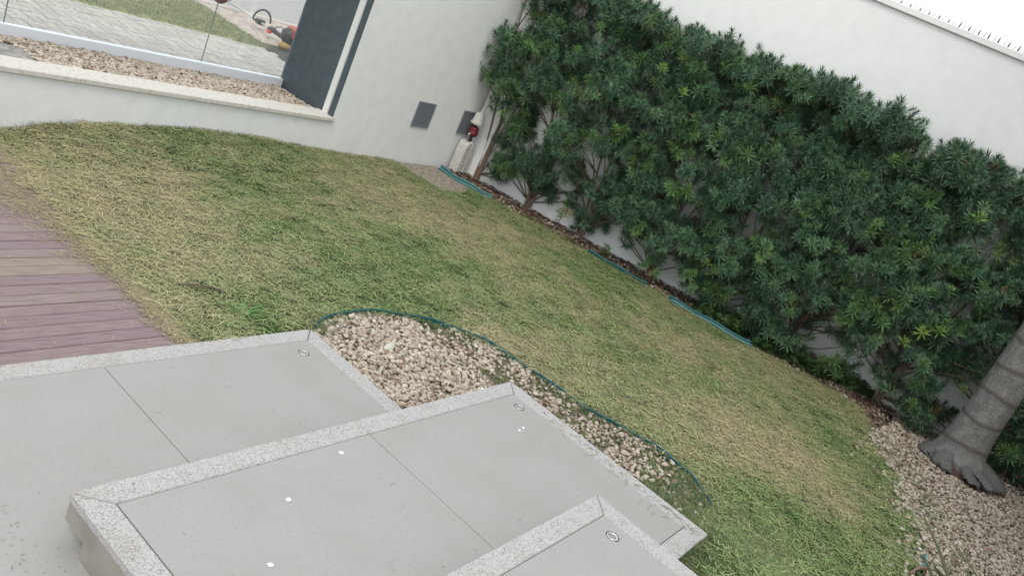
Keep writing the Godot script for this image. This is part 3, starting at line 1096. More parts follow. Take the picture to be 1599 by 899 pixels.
func lawn_poly() -> PackedVector2Array:
	var p := PackedVector2Array()
	for q in [[-1.0, -5.40], [2.5, -5.41], [6.40, -5.49], [6.42, -5.3], [6.50, -4.83], [6.80, -4.80], [7.06, -4.92], [7.10, -4.80], [7.16, -4.70], [7.32, -4.0], [7.48, -3.37], [7.60, -2.47], [7.74, -1.75], [7.94, -1.1], [8.02, -.64], [7.45, -.38], [7.15, -.25], [6.88, -.06], [6.32, .16], [5.95, .32], [5.45, .40], [5.0, .6], [4.9, 1.4], [3.2, 1.4], [3.10, .5], [3.10, -.46], [3.76, -.48], [3.80, -.60], [4.0, -.64]]:
		p.append(Vector2(q[0], q[1]))
	var e := edge_curve()
	e.reverse()
	for v in e:
		p.append(Vector2(v.x + .006, v.z - .004))
	for q in [[3.10, -2.78], [2.40, -2.78], [2.37, -3.4], [2.345, -4.2], [2.33, -4.78], [1.6, -4.88], [-1.0, -4.9]]:
		p.append(Vector2(q[0], q[1]))
	return p


const PALM_EDGE := [Vector2(7.45, -.40), Vector2(7.15, -.27), Vector2(6.88, -.08), Vector2(6.6, .05), Vector2(6.32, .14), Vector2(5.95, .30), Vector2(5.6, .36), Vector2(5.3, .44)]
const DRY := [[2.92, -4.38, .6, .9], [2.39, -4.5, .5, .7], [2.96, -5.0, .5, .5], [4.97, -1.51, .45, .6], [5.5, -.97, .55, .9], [5.71, -.45, .5, .9], [4.71, -2.18, .4, .5], [6.6, -2.1, .6, .4], [3.3, -3.4, .5, .4], [5.6, -4.2, .7, .5], [6.2, -.6, .4, .3]]
const LUSH := [[3.55, -.25, .55, 1.3], [3.3, .2, .5, 1.0], [4.02, -2.95, .4, .6], [4.53, -.25, .5, .9], [6.6, -.36, .35, .8], [2.84, -3.02, .3, .5], [3.6, -4.0, .45, .6], [6.75, -4.9, .3, .9], [4.12, -1.7, .25, .8], [6.13, -1.51, .4, .5], [3.76, -5.35, .35, .5], [6.9, -3.0, .35, .4], [7.35, -3.2, .3, .8], [7.6, -2.0, .25, .6], [4.0, -.8, .35, .9], [5.2, .15, .4, .8], [5.9, .0, .35, .7], [4.6, -3.7, .6, .4]]


func thin_at_palm_bed(p: Vector2) -> bool:
	if p.x < 5.0 or p.y < -.75:
		return false
	var d := 9.0
	for i in 7:
		d = minf(d, p.distance_to(Geometry2D.get_closest_point_to_segment(p, PALM_EDGE[i], PALM_EDGE[i + 1])))
	return rng.randf() < exp(-d * d / .018) * (.7 + 1.2 * n_mid.get_noise_2d(p.x * 1.5, p.y * 1.5))


func dryness(x: float, z: float) -> float:
	var t := .40 + .55 * n_big.get_noise_2d(x, z) + .45 * n_mid.get_noise_2d(x, z)
	for d in DRY:
		t += d[3] * exp(-((x - d[0]) * (x - d[0]) + (z - d[1]) * (z - d[1])) / (d[2] * d[2])) * .6
	for d in LUSH:
		t -= d[3] * exp(-((x - d[0]) * (x - d[0]) + (z - d[1]) * (z - d[1])) / (d[2] * d[2])) * .75
	return clampf(t, 0.0, 1.0)


func build_grass() -> void:
	var poly := lawn_poly()
	var xs := []
	var cs := []
	# living blades
	for p in scatter(poly, 3000):
		var t := dryness(p.x, p.y)
		if thin_at_palm_bed(p):
			continue
		var tuft := n_tuft.get_noise_2d(p.x, p.y)
		if rng.randf() < t * .45 - tuft * .5:
			continue
		var s := rnd(.7, 1.15) * (1.0 + .55 * tuft)
		var b := Basis(Vector3.UP, rnd(0, TAU)).scaled_local(Vector3(s, s * (1.1 - .35 * t), s))
		xs.append(Transform3D(b, Vector3(p.x, ground_h(p.x, p.y) - .008, p.y)))
		var g := Color(.105, .205, .058).lerp(Color(.235, .245, .098), clampf(t * .8 + rnd(-.25, .35), 0, 1))
		var v := rnd(.8, 1.2)
		cs.append(Color(g.r * v, g.g * v, g.b * v))
	# grass creeping into the pebble bed
	for p in scatter(bed_poly(), 1100):
		var cover := .0
		if p.y > -1.95:
			cover = .50 - .8 * n_mid.get_noise_2d(p.x * 1.4, p.y * 1.4)
		if p.y > -1.05:
			cover += .6
		if p.x > 3.85 and p.y < -1.9:
			cover = .45 - .9 * n_mid.get_noise_2d(p.x * 1.4 + 9.0, p.y * 1.4)
		if rng.randf() < cover:
			var s := rnd(.6, 1.05)
			xs.append(Transform3D(Basis(Vector3.UP, rnd(0, TAU)).scaled_local(Vector3.ONE * s), Vector3(p.x, ground_h(p.x, p.y) + .002, p.y)))
			var g := Color(.11, .18, .06).lerp(Color(.26, .25, .12), rng.randf())
			cs.append(g)
	# tufts leaning over the edging and thick growth where it ends
	var ec := edge_curve()
	for i in 1500:
		var q: Vector3 = ec[rng.randi_range(0, ec.size() - 1)]
		if n_mid.get_noise_2d(q.x * 1.1 + 31.0, q.z * 1.1) < -.10 and q.z < -.95:
			continue
		var off := Vector3(rnd(-.05, .07), 0, rnd(-.06, .05))
		var x := q.x + off.x
		var z := q.z + off.z
		xs.append(Transform3D(Basis(Vector3.UP, rnd(0, TAU)).scaled_local(Vector3(1, rnd(1.0, 1.6), 1)), Vector3(x, ground_h(x, z) - .004, z)))
		cs.append(Color(.085, .155, .055).lerp(Color(.22, .21, .10), rng.randf()))
	for i in 1700:
		var x := 3.72 + rnd(0, .85)
		var z := rnd(-1.02, -.30) + (x - 3.72) * .1
		if x > 4.1 and z < -.95:
			continue
		xs.append(Transform3D(Basis(Vector3.UP, rnd(0, TAU)).scaled_local(Vector3(1.1, rnd(1.0, 1.7), 1.1)), Vector3(x, ground_h(x, z) - .004, z)))
		cs.append(Color(.085, .16, .055).lerp(Color(.20, .21, .095), rng.randf()))
	for i in 900:
		var x := rnd(3.05, 3.90)
		var z := rnd(-.585, -.36)
		xs.append(Transform3D(Basis(Vector3.UP, rnd(0, TAU)).scaled_local(Vector3(.75, rnd(.7, 1.0), .75)), Vector3(x, maxf(ground_h(x, z), .165), z + .02)))
		cs.append(Color(.09, .165, .055).lerp(Color(.20, .205, .095), rng.randf()))
	for i in 6500:
		var x := rnd(5.2, 7.9)
		var z := rnd(-.6, .75)
		var p := Vector2(x, z)
		if not Geometry2D.is_point_in_polygon(p, palm_bed()):
			continue
		var d := 9.0
		for q in PALM_EDGE:
			d = minf(d, p.distance_to(q))
		if rng.randf() > exp(-d * d / .06) * (.75 + 2.2 * n_mid.get_noise_2d(x, z)):
			continue
		xs.append(Transform3D(Basis(Vector3.UP, rnd(0, TAU)).scaled_local(Vector3.ONE * rnd(.6, 1.2)), Vector3(x, .006, z)))
		cs.append(Color(.095, .16, .06).lerp(Color(.24, .225, .11), rng.randf()))
	# longer edges along walls and borders
	for i in 900:
		var x := rnd(1.0, 6.4)
		var z := -5.43 + rnd(-.01, .09) - .0157 * (x - 2.0)
		xs.append(Transform3D(Basis(Vector3.UP, rnd(0, TAU)).scaled_local(Vector3(1, rnd(1.0, 1.7), 1)), Vector3(x, ground_h(x, z) - .005, z)))
		cs.append(Color(.12, .165, .06).lerp(Color(.24, .215, .10), rng.randf()))
	for i in 1500:
		var k := rng.randf()
		var a := Vector3(7.1, 0, -4.7).lerp(Vector3(7.76, 0, -1.6), k)
		a.x += rnd(-.05, .22)
		a.z += rnd(-.05, .05)
		if n_mid.get_noise_2d(a.x * 1.2 + 70.0, a.z * 1.2) < .02:
			continue
		xs.append(Transform3D(Basis(Vector3.UP, rnd(0, TAU)).scaled_local(Vector3(1, rnd(.9, 1.6), 1)), Vector3(a.x, .0, a.z)))
		cs.append(Color(.09, .17, .05).lerp(Color(.20, .21, .09), rng.randf()))
	tag(many("lawn_grass", blade_clump(13, .045, .044, .0042, .95, 301), M.grass, xs, cs), "short mown green grass of the lawn, thicker in patches", "grass")

	# cut strands, straw to olive
	xs = []
	cs = []
	for p in scatter(poly, 2300):
		var t := dryness(p.x, p.y)
		if thin_at_palm_bed(p):
			continue
		if rng.randf() > (.22 + .50 * t) * (1.0 + 1.2 * n_tuft.get_noise_2d(p.x + 50.0, p.y)):
			continue
		var s := rnd(.75, 1.25)
		xs.append(Transform3D((Basis(Vector3.UP, rnd(0, TAU)) * Basis(Vector3.RIGHT, rnd(-.12, .12))).scaled_local(Vector3.ONE * s), Vector3(p.x, ground_h(p.x, p.y) + .010 + rnd(0, .014), p.y)))
		var k := clampf(t + rnd(-.4, .4), 0, 1)
		var g := Color(.225, .295, .110).lerp(Color(.43, .372, .215), k)
		var v := rnd(.78, 1.22)
		cs.append(Color(g.r * v, g.g * v, g.b * v))
	# thrown onto the deck and the edges of the steps
	for i in 620:
		var z := rnd(-4.95, -2.79)
		var e := absf(rng.randfn(0, .05 + .10 * smoothstep(-3.2, -4.6, z)))
		e += .10 * smoothstep(-3.9, -4.8, z) * rng.randf() * 6.0
		xs.append(Transform3D(Basis(Vector3.UP, rnd(0, TAU)).scaled_local(Vector3(.8, .5, .8)), Vector3(2.40 - e, .022, z)))
		cs.append(Color(.30, .27, .15).lerp(Color(.40, .33, .2), rng.randf()))
	for i in 420:
		var x := rnd(1.0, 2.4)
		var z := rnd(-5.0, -4.35) - rng.randf() * .2
		xs.append(Transform3D(Basis(Vector3.UP, rnd(0, TAU)).scaled_local(Vector3(.9, .5, .9)), Vector3(x, .022, z)))
		cs.append(Color(.30, .27, .15).lerp(Color(.42, .34, .2), rng.randf()))
	tag(many("grass_clippings", strand_mat(11, .060, .062, .0034, 411), M.grass, xs, cs), "dry straw coloured grass clippings lying over the lawn and deck edge", "grass clippings")

	# single loose bits on the clean surfaces
	xs = []
	cs = []
	for i in 520:
		var x := rnd(.9, 3.6)
		var z := rnd(-2.72, -.6)
		var y := .0415
		if x > 1.42 and z > -1.84:
			y = .2105
			if x < 3.06 and z > -.93:
				continue
		elif x > 3.08 or (x > 1.25 and z > -1.87):
			continue
		if rng.randf() > .35 + .3 * n_big.get_noise_2d(x * 2, z * 2):
			continue
		xs.append(Transform3D(Basis(Vector3.UP, rnd(0, TAU)).scaled_local(Vector3(rnd(.06, .20) if rng.randf() < .85 else rnd(.3, .65), .5, rnd(.3, .6))), Vector3(x, y, z)))
		cs.append(Color(.15, .155, .09).lerp(Color(.30, .27, .19), rng.randf()))
	for i in 70:
		var d := Vector2(rng.randfn(0, .07), rng.randfn(0, .10))
		xs.append(Transform3D(Basis(Vector3.UP, rnd(0, TAU)).scaled_local(Vector3(rnd(.06, .28), .5, rnd(.3, .7))), Vector3(1.16 + d.x * .8, .0415, -1.84 + d.y)))
		cs.append(Color(.12, .11, .07).lerp(Color(.24, .21, .15), rng.randf()))
	for i in 420:
		var x := rnd(.6, 2.38)
		var z := rnd(-4.7, -2.8)
		xs.append(Transform3D(Basis(Vector3.UP, rnd(0, TAU)).scaled_local(Vector3(rnd(.3, .9), .5, rnd(.5, .9))), Vector3(x, .0235, z)))
		cs.append(Color(.24, .22, .14).lerp(Color(.42, .38, .28), rng.randf()))
	for i in 80:
		var k := rng.randf()
		xs.append(Transform3D(Basis(Vector3.UP, rnd(0, TAU)).scaled_local(Vector3(rnd(.4, 1.0), .5, .8)), Vector3(3.70 - absf(rng.randfn(0, .05)), .2115, lerpf(-1.7, -.5, sqrt(k)))))
		cs.append(Color(.16, .15, .09).lerp(Color(.30, .27, .17), rng.randf()))
	tag(many("loose_bits", litter_leaf_thin(), M.litter, xs, cs), "stray bits of dry grass scattered on the steps and deck boards", "grass clippings")


func litter_leaf_thin() -> ArrayMesh:
	var st := begin()
	var pts := [Vector3(-.03, 0, 0), Vector3(-.01, .002, .004), Vector3(.012, .002, .003), Vector3(.03, .0, -.004)]
	for i in 3:
		var w: float = [.0022, .002, .0012][i]
		quad(st, pts[i] - Vector3(0, 0, w), pts[i] + Vector3(0, 0, w), pts[i + 1] + Vector3(0, 0, w * .7), pts[i + 1] - Vector3(0, 0, w * .7), Vector3(0, -1, 0))
	return done(st)


# ==================================================================== hedge
# A whorl of narrow leaves round the end of a shoot (axis y).
func rosette(n: int, leaf: float, wide: float, open0: float, open1: float, rise: float, seed_: int) -> ArrayMesh:
	var r := RandomNumberGenerator.new()
	r.seed = seed_
	var st := begin(false)
	for i in n:
		var f := float(i) / (n - 1)
		var a := i * 2.39996 + r.randf_range(-.25, .25)
		var el := lerpf(open0, open1, f) + r.randf_range(-.14, .14)
		var out := Vector3(cos(a), 0, sin(a))
		var dir := out * cos(el) + Vector3.UP * sin(el)
		var nrm := -out * sin(el) + Vector3.UP * cos(el)
		var side := dir.cross(nrm).normalized()
		var l := leaf * r.randf_range(.8, 1.12) * lerpf(1.0, .72, f)
		var w := wide * r.randf_range(.85, 1.15) * .5
		var base := Vector3.UP * rise * f
		var mid := base + dir * l * .52 + nrm * l * .015
		var tip := base + dir * l - nrm * l * r.randf_range(.04, .16)
		var q := base + dir * l * .2
		var fold := nrm * w * .35
		# two halves folded along the midrib
		for s in [-1.0, 1.0]:
			var e1: Vector3 = q + side * w * .75 * s + fold
			var e2: Vector3 = mid + side * w * s + fold
			quad(st, base, q + side * 0.0, e1, e1, base - nrm)
			quad(st, q, mid, e2, e1, base - nrm)
			tri(st, mid, tip, e2, base - nrm)
	return done(st)


func shrub(base: Vector3, width: float, top: float, amount: int, gap: float, deep: float, shoots: Array, label: String, seed_: int) -> void:
	rng.seed = seed_
	var o := thing("hedge_shrub", base)
	tag(o, label, "shrub", "podocarpus shrubs of the hedge")
	# stems, fanning out in the plane of the wall
	var stems := []
	var n_stem := 3
	for i in n_stem:
		var lean := (i - 1) * .16 * width / .8 + rnd(-.06, .06)
		var pts := curve_pts([Vector3(0, -.05, 0) + GDIR * (i - 1) * .025, GDIR * lean * .35 + Vector3.UP * .45 + GOUT * rnd(-.02, .06), GDIR * lean * 1.1 + Vector3.UP * top * .5 + GOUT * rnd(.0, .12), GDIR * lean * 1.7 + Vector3.UP * top * .92 + GOUT * rnd(.02, .14)], 5)
		var rad := []
		for k in pts.size():
			rad.append(lerpf(.021, .006, float(k) / (pts.size() - 1)) * (1.15 if i == 1 else .85))
		put("stem", tube_mesh(pts, rad, 7), M.bark, o)
		stems.append(pts)
	var tw := begin(true)
	var xs := []
	var cs := []
	var tips := []
	var tries := 0
	var shy := amount < 75   # the one beside the standpipe leaves it free
	while tips.size() < amount and tries < amount * 6:
		tries += 1
		var u := rnd(-.74, .74) * width
		var h := lerpf(.20 if amount < 160 else .12, top - .06, pow(rng.randf(), .9))
		var bulge := deep * (.55 + .45 * sin(clampf(h / top, 0, 1) * PI * .9 + .25))
		if h > top - .35:
			bulge *= .8
		var off := bulge * sqrt(rng.randf())
		# clear stems low down
		if h < .5 and absf(u) > .16 + .3 * (h - .1):
			if rng.randf() < (.55 if amount < 160 else .12):
				continue
		if shy and h < 1.0 and u < .05:
			continue
		var wob := .13 * n_big.get_noise_1d((base.z + u) * 5.0)
		if h > top + wob - .03:
			continue
		if tips.size() % 7 == 3:
			h = top + wob - rnd(.05, .24)
		var at := GDIR * u + GOUT * (off - .18) + Vector3.UP * h
		var gpos := base + at
		if n_gap.get_noise_3d(gpos.x * 1.5, gpos.y * 1.5, gpos.z * 1.5) < gap - .25 * smoothstep(.9, 1.8, h) - .30 * smoothstep(1.6, 2.1, h):
			continue
		tips.append(at)
		var pts: Array = stems[clampi(int((u / width + .5) * 3), 0, 2)]
		var best: Vector3 = pts[0]
		var want := maxf(h - rnd(.15, .45), .15)
		for q in pts:
			if absf(q.y - want) < absf(best.y - want):
				best = q
		var mid: Vector3 = best.lerp(at, .55) + Vector3.UP * rnd(-.05, .03) + GDIR * rnd(-.03, .03)
		tube(tw, [best, mid, at], [.0075, .0055, .003], 5, false)
		var m := rng.randi_range(9, 15)
		var young := rng.randf() < .20
		var tone := rnd(.75, 1.3)
		for k in m:
			var d := rvec() * pow(rng.randf(), .6) * .15
			d.y *= .8
			var axis := (GOUT * .55 + Vector3.UP * .75 + d * 5.0 + rvec() * .45).normalized()
			var pos: Vector3 = at + d
			# leaves stay on this side of the wall
			if (pos + base - CORNER).dot(GOUT) < .07:
				continue
			if d.length() > .07:
				tube(tw, [at, at.lerp(pos, .6) - Vector3.UP * .01, pos], [.003, .0025, .0018], 4, false)
			xs.append(Transform3D(aim(axis, rnd(0, TAU), rnd(.62, 1.08)), pos - axis * .03))
			var t := rng.randf()
			var c := Color(.044, .100, .054).lerp(Color(.115, .200, .100), t * t)
			if young and rng.randf() < .6:
				c = Color(.085, .165, .055).lerp(Color(.13, .23, .07), rng.randf())
			elif rng.randf() < .003:
				c = Color(.20, .15, .07)
			cs.append(Color(c.r * tone, c.g * tone, c.b * tone))
	var b := put("twigs", done(tw), M.twig, o)
	b.set_meta("kind", "stuff")
	many("foliage", rosette(30, .098, .0088, -.10, 1.35, .075, 55), M.leaf, xs, cs, o)
	# pale young shoots that stand out of the dark leaves
	for q in shoots:
		var pos := gw(q[0], q[1], q[2]) - base
		var axis := (GOUT * rnd(.5, .9) + Vector3.UP * rnd(.5, .9) + rvec() * .25).normalized()
		put("young_shoot", M.shoot_mesh[rng.randi() % 2], M.shoot[rng.randi() % 3], o, Transform3D(aim(axis, rnd(0, TAU), q[3]), pos))


func build_hedge() -> void:
	M.shoot_mesh = [rosette(22, .098, .0100, .15, 1.3, .055, 71), rosette(18, .085, .0105, .35, 1.35, .045, 72)]
	# along the wall, clear of it, width, top, how many sprays, openness, depth, label, tint
	var list := [
		[.25, .16, .62, 2.50, 74, -.10, .50, "hedge shrub nearest the wall corner, standing beside the white plastic cover"],
		[.95, .18, .72, 2.50, 122, -.12, .52, "second hedge shrub from the corner, thin low down with white wall showing"],
		[1.64, .24, .84, 2.44, 140, -.14, .58, "third hedge shrub from the corner, with a split pale trunk at the mulch"],
		[2.50, .28, .84, 2.42, 172, -.18, .62, "fourth hedge shrub from the corner, its trunk base behind the sunk teal edging"],
		[3.28, .30, .84, 2.46, 190, -.22, .68, "dense hedge shrub in mid hedge with a bushy spray low at its left"],
		[4.02, .28, .82, 2.42, 190, -.22, .72, "dense dark hedge shrub above the leafy ground cover"],
		[5.00, .26, .90, 2.42, 158, -.10, .66, "hedge shrub with many bright green young shoots and a thick leaning trunk"],
		[5.86, .30, .86, 2.44, 172, -.20, .62, "dark hedge shrub directly behind the palm trunk"],
		[6.66, .30, .86, 2.44, 160, -.30, .62, "hedge shrub beyond the palm, last before the edge of the picture"],
	]
	var shoots := [
		[[.25, 2.1, .45, .8], [.35, 1.6, .5, .8], [.05, 1.15, .45, .7]],
		[[1.0, 2.05, .5, .9], [.85, 1.75, .5, .9], [1.1, 1.55, .5, .9], [.95, 1.2, .5, .8], [1.2, 2.2, .45, .9]],
		[[1.9, 2.1, .6, .9], [1.75, 1.95, .6, .9], [2.05, 1.82, .68, 1.0], [1.6, 1.25, .6, .8], [1.9, 1.05, .65, .8]],
		[[2.28, 1.66, .68, .95], [2.54, 1.6, .7, 1.05], [2.55, 2.1, .6, .8], [2.45, .95, .65, .8], [2.75, .55, .6, .9], [2.7, .6, .55, .9]],
		[[3.2, .72, .72, .9], [3.0, .5, .68, 1.0], [3.1, .45, .7, 1.0], [3.5, 1.75, .7, .9], [3.05, 1.2, .7, .75]],
		[[3.83, 1.84, .72, .95], [3.97, 2.06, .7, .95], [3.85, .82, .78, .8], [4.15, 1.55, .75, .85], [4.0, 1.2, .75, .8], [4.2, 1.0, .75, .75], [3.7, 1.5, .72, .7]],
		[[4.81, 1.93, .72, 1.25], [4.51, 1.39, .75, .95], [4.43, 1.31, .72, .9], [4.69, 1.17, .75, 1.1], [4.81, 1.2, .76, 1.15], [4.93, 1.3, .72, 1.0], [4.64, .63, .72, 1.0], [4.94, .88, .74, 1.15], [5.05, .95, .7, 1.1], [4.85, .72, .72, 1.1], [5.1, .62, .66, 1.0], [4.72, .9, .7, .9], [4.58, 1.62, .7, .9], [5.15, .40, .6, .9]],
		[[5.5, .55, .6, 1.0], [5.7, .8, .6, .9]],
		[[6.5, 1.6, .6, .9]],
	]
	var k := 0
	for a in list:
		var sc := 0.0
		shrub(gw(a[0], sc, a[1]), a[2], a[3], a[4], a[5], a[6], shoots[k], a[7], 7000 + k * 37)
		k += 1
	# low ground cover at the hedge foot
	rng.seed = 881
	var xs := []
	var cs := []
	for i in 5200:
		var t := rng.randf()
		var p := Vector3(7.78, 0, -2.35).lerp(Vector3(8.46, 0, -.62), t)
		var half := .22 * sin(clampf(t * 1.1, 0, 1) * PI * .85 + .35)
		p += GOUT * rnd(-half, half) * 1.1 + GDIR * rnd(-.06, .06)
		var h := .16 * rng.randf() * (1.0 - .5 * absf(rnd(-1, 1))) * (1.0 + .6 * n_mid.get_noise_2d(p.x, p.z))
		if n_mid.get_noise_2d(p.x * 1.3 + 20.0, p.z * 1.3) < -.24:
			continue
		xs.append(Transform3D(aim(Vector3.UP + rvec() * .6, rnd(0, TAU), rnd(.6, 1.25)), p + Vector3.UP * (h + .015)))
		cs.append(Color(.028, .07, .02).lerp(Color(.085, .15, .045), rng.randf()))
	tag(many("ground_cover", cover_sprig(), M.ground_leaf, xs, cs), "low dark green leafy ground cover at the hedge foot", "ground cover")
	# dark strappy tuft plants behind the palm
	var dark := [[6.28, .02, .52, "dark green strappy plant behind the foot of the palm, nearer the hedge"], [6.78, .02, .62, "dark green strappy plant at the right edge behind the palm"]]
	for d in dark:
		strappy(gw(d[0], d[1], d[2]), .55, 34, lin(.045, .10, .05), d[3])


func cover_sprig() -> ArrayMesh:
	var st := begin()
	for i in 5:
		var a := TAU * i / 5.0
		var d := Vector3(cos(a), .15, sin(a))
		var s := Vector3(-sin(a), 0, cos(a))
		var b := d * .006
		var m := d * .020 + Vector3.UP * .003
		var t := d * .034
		quad(st, b, m + s * .0105, t, m - s * .0105, Vector3(0, -1, 0))
	return done(st)


func strap_leaf(r: RandomNumberGenerator, length: float, width: float, droop: float) -> ArrayMesh:
	var st := begin(true)
	var a := r.randf() * TAU
	var out := Vector3(cos(a), 0, sin(a))
	var side := Vector3(-sin(a), 0, cos(a))
	var pl := Vector3.ZERO
	var pr := Vector3.ZERO
	for k in 7:
		var t := k / 6.0
		var c := out * length * (t * .55 + t * t * droop * .4) + Vector3.UP * length * (t * .95 - t * t * droop * .75)
		var w := width * (.6 + .8 * t - 1.38 * t * t) * .5
		var l := c - side * maxf(w, .0006)
		var rr := c + side * maxf(w, .0006)
		if k > 0:
			quad(st, pl, pr, rr, l, c - Vector3.UP + out)
		pl = l
		pr = rr
	return done(st)


func strappy(at: Vector3, length: float, n: int, col: Color, label: String) -> void:
	var o := thing("strappy_plant", at)
	tag(o, label, "plant", "strappy plants behind the palm")
	var m := mat(col, .5)
	m.cull_mode = BaseMaterial3D.CULL_DISABLED
	var r := RandomNumberGenerator.new()
	r.seed = int(at.x * 1000)
	for i in n:
		put("leaf", strap_leaf(r, length * r.randf_range(.6, 1.1), .022, r.randf_range(.5, 1.3)), m, o)


# ==================================================================== palm
func palm_radius(h: float) -> float:
	var r := .168 - .012 * h
	r = maxf(r, .115)
	return r + .11 * exp(-h / .11) + .03 * exp(-h / .25)


func build_palm() -> void:
	var at := Vector3(7.99, 0, .262)
	var o := thing("palm_tree", at)
	tag(o, "grey palm trunk with ring scars and a cracked flared foot in pebbles", "palm")
	var rings := [.085, .262, .505, .755, 1.0, 1.25, 1.5, 1.76, 2.02, 2.28, 2.55, 2.82, 3.1, 3.38, 3.66, 3.95, 4.25, 4.55, 4.85, 5.15]
	var hs := []
	var h := -.05
	while h < 5.4:
		hs.append(h)
		h += .016 if h < 1.6 else .08
	var st := begin(true)
	var sides := 48
	var wob := FastNoiseLite.new()
	wob.seed = 4
	wob.frequency = 1.1
	var grid := []
	for hh in hs:
		var row := []
		for k in sides:
			var a := TAU * k / sides
			var dirv := Vector3(cos(a), 0, sin(a))
			var r := palm_radius(maxf(hh, 0.0))
			r *= 1.0 + .03 * wob.get_noise_3d(dirv.x * 1.2, hh * 2.0, dirv.z * 1.2)
			if hh < .3:
				r *= 1.0 + .10 * sin(a * 3.0 + 1.0) * (1.0 - hh / .3) + .05 * sin(a * 7.0) * (1.0 - hh / .3)
			var shade := Color(.155, .153, .147)
			shade = shade.lerp(Color(.25, .247, .24), clampf(wob.get_noise_3d(dirv.x * 2.5, hh * 6.0, dirv.z * 2.5) * 1.2 + .3, 0, 1))
			for q in rings:
				var dd: float = hh - q - .012 * sin(a * 2.0 + q * 9.0)
				if absf(dd) < .026:
					var f := 1.0 - absf(dd) / .026
					r += .005 * f
					shade = shade.lerp(Color(.085, .07, .06), minf(1.0, f * 1.5) * .8)
			var axis_off := Vector3(-.004 * hh, 0, -.03 * minf(hh, .25) / .25 - .02 * hh)
			row.append([dirv * r + Vector3.UP * hh + axis_off, shade])
		grid.append(row)
	for i in grid.size() - 1:
		for k in sides:
			var l := (k + 1) % sides
			var q := [grid[i][k], grid[i][l], grid[i + 1][l], grid[i + 1][k]]
			for v in [0, 1, 2, 0, 2, 3]:
				st.set_color(q[v][1])
				st.add_vertex(q[v][0])
	put("trunk", done(st), M.palm, o)
	# dark fibrous root mass that the split foot shows
	var sr := begin(true)
	var rows := []
	for i in 7:
		var row := []
		for k in 30:
			var a := TAU * k / 30
			var y := -.06 + .05 * i
			var r := (.33 - .018 * i * i * .5) * (1.0 + .10 * sin(a * 5.0 + i) + .05 * sin(a * 11.0))
			row.append(Vector3(cos(a) * r - .02, y * .62, sin(a) * r + .03))
		rows.append(row)
	for i in 6:
		for k in 30:
			var l := (k + 1) % 30
			quad(sr, rows[i][k], rows[i][l], rows[i + 1][l], rows[i + 1][k], Vector3(0, rows[i][k].y - .1, 0))
	put("root_mass", done(sr), M.root, o)
	# plates of bark that have split away at the foot (angles seen from the steps)
	var plates := [[1.05, 1.92, .175, .20, .03], [1.98, 2.42, .165, .16, .05], [2.46, 2.92, .150, .15, .04], [3.22, 3.98, .120, .17, .0], [4.02, 4.75, .135, .15, -.01], [.2, 1.0, .13, .16, .0], [4.85, 5.9, .12, .15, .0]]
	var ps := 0
	for p in plates:
		put("bark_plate", bark_plate(p[0], p[1], p[2], p[3], p[4], 60 + ps), M.plate, o)
		ps += 1
	# crown, above the picture
	var crown := Vector3(-.02, 5.35, -.14)
	put("crownshaft", tube_mesh([crown, crown + Vector3(0, .5, 0), crown + Vector3(0, 1.0, 0)], [.12, .10, .05], 14), M.palm_leaf, o)
	for i in 11:
		var a := TAU * i / 11.0 + .3
		put("frond", frond_mesh(a, 2.1, .35 + .5 * float(i % 3) / 2.0), M.palm_leaf, o, Transform3D(Basis(), crown + Vector3(0, .95, 0)))


# A thick slab of split bark round the foot: it bulges and tucks in again below, its lower edge ragged.
func bark_plate(a0: float, a1: float, bulge: float, top: float, low: float, seed_: int) -> ArrayMesh:
	var nz := FastNoiseLite.new()
	nz.seed = seed_
	nz.frequency = 9.0
	nz.fractal_octaves = 3
	var st := begin(true)
	var n := maxi(8, int((a1 - a0) * 12.0))
	var m := 9
	var outer := []
	var inner := []
	for i in n + 1:
		var f := float(i) / n
		var edge := absf(f - .5) * 2.0
		var co := []
		var ci := []
		for j in m + 1:
			var t := float(j) / m
			var a := lerpf(a0, a1, f) + .10 * nz.get_noise_2d(t * .35, a0 + (3.0 if f > .5 else 0.0)) * edge
			var d := Vector3(cos(a), 0, sin(a))
			var bottom := low + .035 * nz.get_noise_2d(f * .6, 7.0) + .02 * edge
			var h := lerpf(bottom, top * (1.0 - .30 * pow(edge, 3.0)), t)
			var b := bulge * (1.0 - pow(absf(t - .22) / .78, 1.5)) if t > .22 else bulge * (1.0 - .9 * pow((.22 - t) / .22, 2.0))
			var r := .185 + .045 * (1.0 - t) + b * (1.0 - .35 * pow(edge, 4.0)) + .020 * nz.get_noise_3d(d.x * .5, h * .8, d.z * .5)
			var off := Vector3(-.015, 0, -.025 + .06 * (1.0 - t))
			co.append(d * r + Vector3.UP * h + off)
			ci.append(d * (r - .045) + Vector3.UP * (h - .004) + off)
		outer.append(co)
		inner.append(ci)
	for i in n:
		for j in m:
			st.set_smooth_group(1)
			quad(st, outer[i][j], outer[i + 1][j], outer[i + 1][j + 1], outer[i][j + 1], inner[i][j])
			st.set_smooth_group(2)
			quad(st, inner[i][j], inner[i + 1][j], inner[i + 1][j + 1], inner[i][j + 1], outer[i][j])
		st.set_smooth_group(3)
		quad(st, outer[i][0], outer[i + 1][0], inner[i + 1][0], inner[i][0], outer[i][1])
		st.set_smooth_group(4)
		quad(st, outer[i][m], outer[i + 1][m], inner[i + 1][m], inner[i][m], outer[i][m - 1])
	for j in m:
		st.set_smooth_group(5)
		quad(st, outer[0][j], outer[0][j + 1], inner[0][j + 1], inner[0][j], outer[1][j])
		quad(st, outer[n][j], outer[n][j + 1], inner[n][j + 1], inner[n][j], outer[n - 1][j])
	return done(st)


